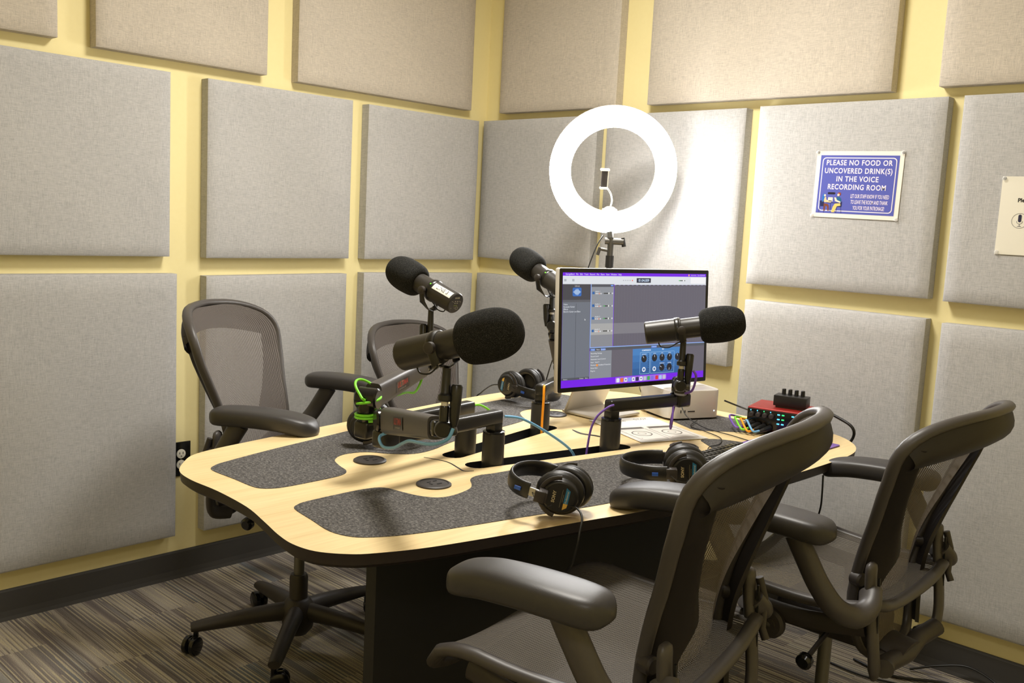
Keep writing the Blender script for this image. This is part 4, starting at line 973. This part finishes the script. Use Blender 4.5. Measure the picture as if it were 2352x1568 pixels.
# ------------------------------------------------------------------ desk items
def leaflet():
    y = V(.93, -.36, 0).normalized(); x = V(-.36, -.93, 0).normalized()
    t = thing('leaflet', 'white printed sheet marked 2025 in a clear sleeve under the monitor', 'paper', mw=frame(V(1.497, -.740, TZ + .0015), x, (0, 0, 1)))
    B().box((0, 0, .0008), (.228, .300, .0014), bev=.0004).build('sleeve', t, mat('sleeve', (.85, .84, .83), .25))
    a = Art(); a.c(240, 237, 230).rect(-.108, -.140, .108, .140, .0018); pp = a.build('paper', t, smooth=0)
    a = Art(); k = a.c(70, 66, 66)
    k.text('2025', -.055, -.122, .026, .002); k.text('STUDIO', .045, -.125, .010, .002).text('QUICK GUIDE', .045, -.108, .012, .002)
    for cx in (-.052, .052):
        k.line([(cx - .045, .000), (cx + .045, .000), (cx + .045, .125), (cx - .045, .125), (cx - .045, .000)], .0015, .002)
        k.rect(cx - .046, -.022, cx + .040, -.004, .002)
        for rr in (.030, .028, .012): k.line([(cx + rr * math.cos(q * PI / 18), .055 + rr * math.sin(q * PI / 18)) for q in range(37)], .0015, .002)
        a.c(150, 70, 60).disc(cx + .036, .112, .002, .0021); a.c(70, 66, 66)
    a.build('print', pp, smooth=0)
leaflet()
def keyboard():
    t = thing('keyboard', 'black keyboard lying behind the headphones in front of the leaflet', 'keyboard', mw=frame(V(1.838, -.845, TZ + .0013), (0, 1, 0), (0, 0, 1)))
    kc = B().box((0, 0, .006), (.285, .115, .011), bev=.003).build('case', t, M['black'])
    for r_ in range(5):
        for c_ in range(14):
            q = B().box((-.1285 + c_ * .0198, .043 - r_ * .0205, .0135), (.0168, .0172, .006), bev=.002, seg=1) if not (r_ == 4 and 4 <= c_ <= 8) else (B().box((-.1285 + 6 * .0198, .043 - r_ * .0205, .0135), (.0964, .0172, .006), bev=.002, seg=1) if c_ == 6 else None)
            if q: q.build('key', kc, M['gloss'], 30)
    return t
keyboard()
def mousepad():
    m = frame(V(1.862, -.560, TZ + .0014), (.0, 1, 0), (0, 0, 1)) 
    t = thing('mouse_pad', 'purple mouse pad at the right end of the table', 'mouse pad', mw=m)
    a = []; 
    for cx, cy, q in ((.122, .088, 0), (-.122, .088, 90), (-.122, -.088, 180), (.122, -.088, 270)):
        for k in range(6): th = math.radians(q + 18 * k); a.append((cx + .008 * math.cos(th), cy + .008 * math.sin(th)))
    B().prism(a, .0, .0028).build('pad', t, M['purplepad'], 30)
    L = Art(); L.c(196, 170, 225).text('thinkorswim', .045, -.062, .020, .0032) if False else L.c(196, 170, 225).text('Southern', .070, -.050, .020, .0032)
    L.build('lettering', t, smooth=0)
    o = thing('computer_mouse', 'black mouse on the purple pad', 'mouse', mw=frame(V(1.915, -.628, TZ + .0044), (0, 1, 0), (0, 0, 1)))
    b = B()
    b.grid(lambda u, v: V(.030 * math.cos(PI * u) * (1 - .12 * v) * math.sin(PI * min(max(v, .02), .98)) ** .35, -.052 + .104 * v, .034 * math.sin(PI * u) ** .6 * math.sin(PI * min(max(v * .92 + .06, .02), .98)) ** .6), 16, 16)
    b.build('shell', o, M['black'], 80)
    B().lathe([(.006, -.003), (.007, 0), (.006, .003)], (0, .030, .029), (1, 0, 0), 16).build('scroll_wheel', o, M['wing'])
mousepad()
# thin desk cables
cable([(1.53, -.52, .748), (1.56, -.60, .745), (1.62, -.62, .744), (1.70, -.66, .744), (1.74, -.73, .744), (1.745, -.79, .745), (1.77, -.84, .745)], .0014, 'cable', 'thin black cable curving from the computer to the keyboard', 'computer_cable')
cable([(1.50, -.565, .79), (1.53, -.575, .765), (1.60, -.585, .746), (1.70, -.60, .744), (1.78, -.62, .744), (1.86, -.64, .748)], .0014, 'cable', 'thin black cable running in front of the computer to the mouse', 'computer_cable')
cable([(1.30, -.52, .90), (1.30, -.50, .85), (1.33, -.49, .80), (1.32, -.46, .76), (1.31, -.44, .75)], .0022, 'cable', 'black cable hanging below the monitor beside the silver computer', 'computer_cable')
cable([(1.32, -.58, .90), (1.33, -.55, .84), (1.29, -.50, .81), (1.28, -.45, .76)], .0018, 'cable', 'second black cable crossing below the monitor beside the silver computer', 'computer_cable')
cable([(1.515, -.34, .79), (1.56, -.30, .77), (1.66, -.315, .762), (1.72, -.33, .78)], .0028, 'cable', 'black cable from the silver computer to the red interface', 'computer_cable')

# ------------------------------------------------------------------ ring light on its stand
def ring_light():
    c = V(.946, -.275, 1.535); n = V(.660, -.730, -.20).normalized()
    t = thing('ring_light', 'large glowing ring light on a black tripod stand in the corner', 'lamp', mw=frame(c, V(.73, .68, 0), n))
    em = mat('ring_diffuser', (.9, .9, .9), .5, emit=(1., .985, .97), es=RING_POWER)
    Ro, Ri = .229, .154; rm, hw = (Ro + Ri) / 2, (Ro - Ri) / 2
    b = B(); sec = []
    for k in range(9): th = PI * k / 8; sec.append((rm + hw * math.cos(th), .004 + .026 * math.sin(th)))
    rings = []
    for i in range(72):
        a = 2 * PI * i / 72; rings.append([b.bm.verts.new((r * math.cos(a), r * math.sin(a), z)) for r, z in sec])
    for i in range(72):
        A_, C_ = rings[i], rings[(i + 1) % 72]
        for k in range(8): b.bm.faces.new((A_[k], C_[k], C_[k + 1], A_[k + 1]))
    b.build('diffuser', t, em, 60)
    b = B(); sec = [(Ro + .001, .005), (Ro + .001, -.016), (Ro - .006, -.022), (Ri + .006, -.022), (Ri - .001, -.016), (Ri - .001, .005)]; rings = []
    for i in range(72):
        a = 2 * PI * i / 72; rings.append([b.bm.verts.new((r * math.cos(a), r * math.sin(a), z)) for r, z in sec])
    for i in range(72):
        A_, C_ = rings[i], rings[(i + 1) % 72]
        for k in range(5): b.bm.faces.new((A_[k], C_[k], C_[k + 1], A_[k + 1]))
    b.build('housing', t, M['holewhite'], 40)
    iv = t.matrix_world.inverted(); r3 = iv.to_3x3()
    b = B().m(M['holewhite']).box((0, -Ri + .004, -.006), (.055, .016, .020), bev=.003).lathe([(.018, 0), (.020, .004), (.014, .008)], (0, -Ri + .012, .0), (0, 1, 0), 20)
    b.build('lower_bracket', t)
    g = B().m(M['silverband']).sweep(cat([V(.0, -Ri + .018, .002), V(.004, -Ri + .045, .012), V(-.004, -Ri + .075, .022), V(-.020, -Ri + .095, .020)], 6), .0032, 10); g.build('gooseneck', t)
    pc = B().m(M['holewhite']).box((-.030, -.062, .022), (.030, .007, .016), bev=.002).box((-.030, .004, .022), (.034, .008, .018), bev=.003).m(M['wing']).box((-.030, -.028, .020), (.024, .062, .006), bev=.002).m(M['holewhite']).box((-.017, -.028, .020), (.003, .062, .012))
    pc.build('phone_clamp', t)
    pt = V(.962, -.282, 0)
    def P(x, y, z): return iv @ V(x, y, z)
    b = B().m(M['grey']).cyl(P(.952, -.279, 1.312), P(.958, -.281, 1.290), .013, 18).cyl(P(.945, -.295, 1.280), P(.995, -.250, 1.280), .012, 18)
    b.cyl(P(pt.x, pt.y, 1.292), P(pt.x, pt.y, 1.225), .011, 20); b.build('tilt_head', t)
    B().m(M['black']).sweep([P(.992, -.252, 1.294), P(.998, -.248, 1.262)], .008, 12).build('tilt_handle', t)
    B().m(M['grey']).cyl(P(pt.x, pt.y, 1.245), P(pt.x - .028, pt.y - .020, 1.250), .006, 12).cyl(P(pt.x - .030, pt.y - .022, 1.256), P(pt.x - .037, pt.y - .026, 1.228), .006, 12).build('lock_knob', t)
    B().m(M['black']).cyl(P(pt.x, pt.y, 1.228), P(pt.x, pt.y, 1.185), .015, 22).cyl(P(pt.x, pt.y, 1.19), P(pt.x, pt.y, .70), .0105, 18).cyl(P(pt.x, pt.y, .70), P(pt.x, pt.y, .10), .013, 18).build('pole', t)
    for k in range(3):
        a = math.radians(95 + 120 * k); d = V(math.cos(a), math.sin(a), 0) * .17
        B().sweep([P(pt.x, pt.y, .42), P(pt.x + d.x, pt.y + d.y, .012)], .008, 12).build('tripod_leg', t, M['black'])
    cable([(.940, -.300, 1.30), (.928, -.318, 1.262), (.915, -.335, 1.20), (.88, -.36, 1.05), (.835, -.385, .90), (.80, -.40, .78), (.77, -.40, .62), (.76, -.38, .30), (.76, -.36, .005)], .0022, 'cable', 'thin black cable hanging from the ring light stand', 'lamp_cable')
ring_light()

# ------------------------------------------------------------------ floor and under-table cables
cable([(1.95, -.16, .006), (2.08, -.18, .006), (2.22, -.10, .007), (2.34, -.12, .006), (2.55, -.06, .006)], .0045, 'cable', 'thick black cable lying along the right skirting board', 'floor_cable')
cable([(1.90, -.24, .005), (2.02, -.25, .005), (2.16, -.21, .005), (2.3, -.26, .005)], .003, 'cable', 'thin black cable on the carpet beside the right wall', 'floor_cable')
cable([(2.10, -.09, .006), (2.17, -.05, .03), (2.25, -.03, .05), (2.33, -.03, .03), (2.38, -.06, .006)], .0035, 'cable', 'black cable arching against the right skirting board', 'floor_cable')
cable([(2.01, -.64, .70), (2.012, -.64, .62), (2.0, -.63, .55), (2.02, -.62, .48), (1.90, -.55, .40), (1.80, -.5, .35)], .0025, 'cable', 'thin black cable hanging straight down under the right end of the table', 'hanging_cable')
def coil():
    p = []
    for k in range(120):
        a = k * .9; s = k / 119; p.append(V(1.925 + .009 * math.cos(a) - .02 * s, -.72 + .009 * math.sin(a) - .03 * s, .698 - .10 * s))
    tagw(B().sweep(p, .0016, 6).build('coiled_cord', None, M['cable']), 'coiled black cord hanging under the table edge behind the nearest chair', 'cord')
coil()
def power_strip():
    t = thing('power_strip', 'black power strip on the carpet by the right skirting board', 'power strip', (2.47, -.12, 0), .1)
    B().box((0, 0, .018), (.20, .05, .036), bev=.006).build('case', t, M['black'])
    for k in range(4): B().box((-.07 + k * .042, 0, .0365), (.026, .026, .002)).build('socket', t, M['gloss'])
power_strip()
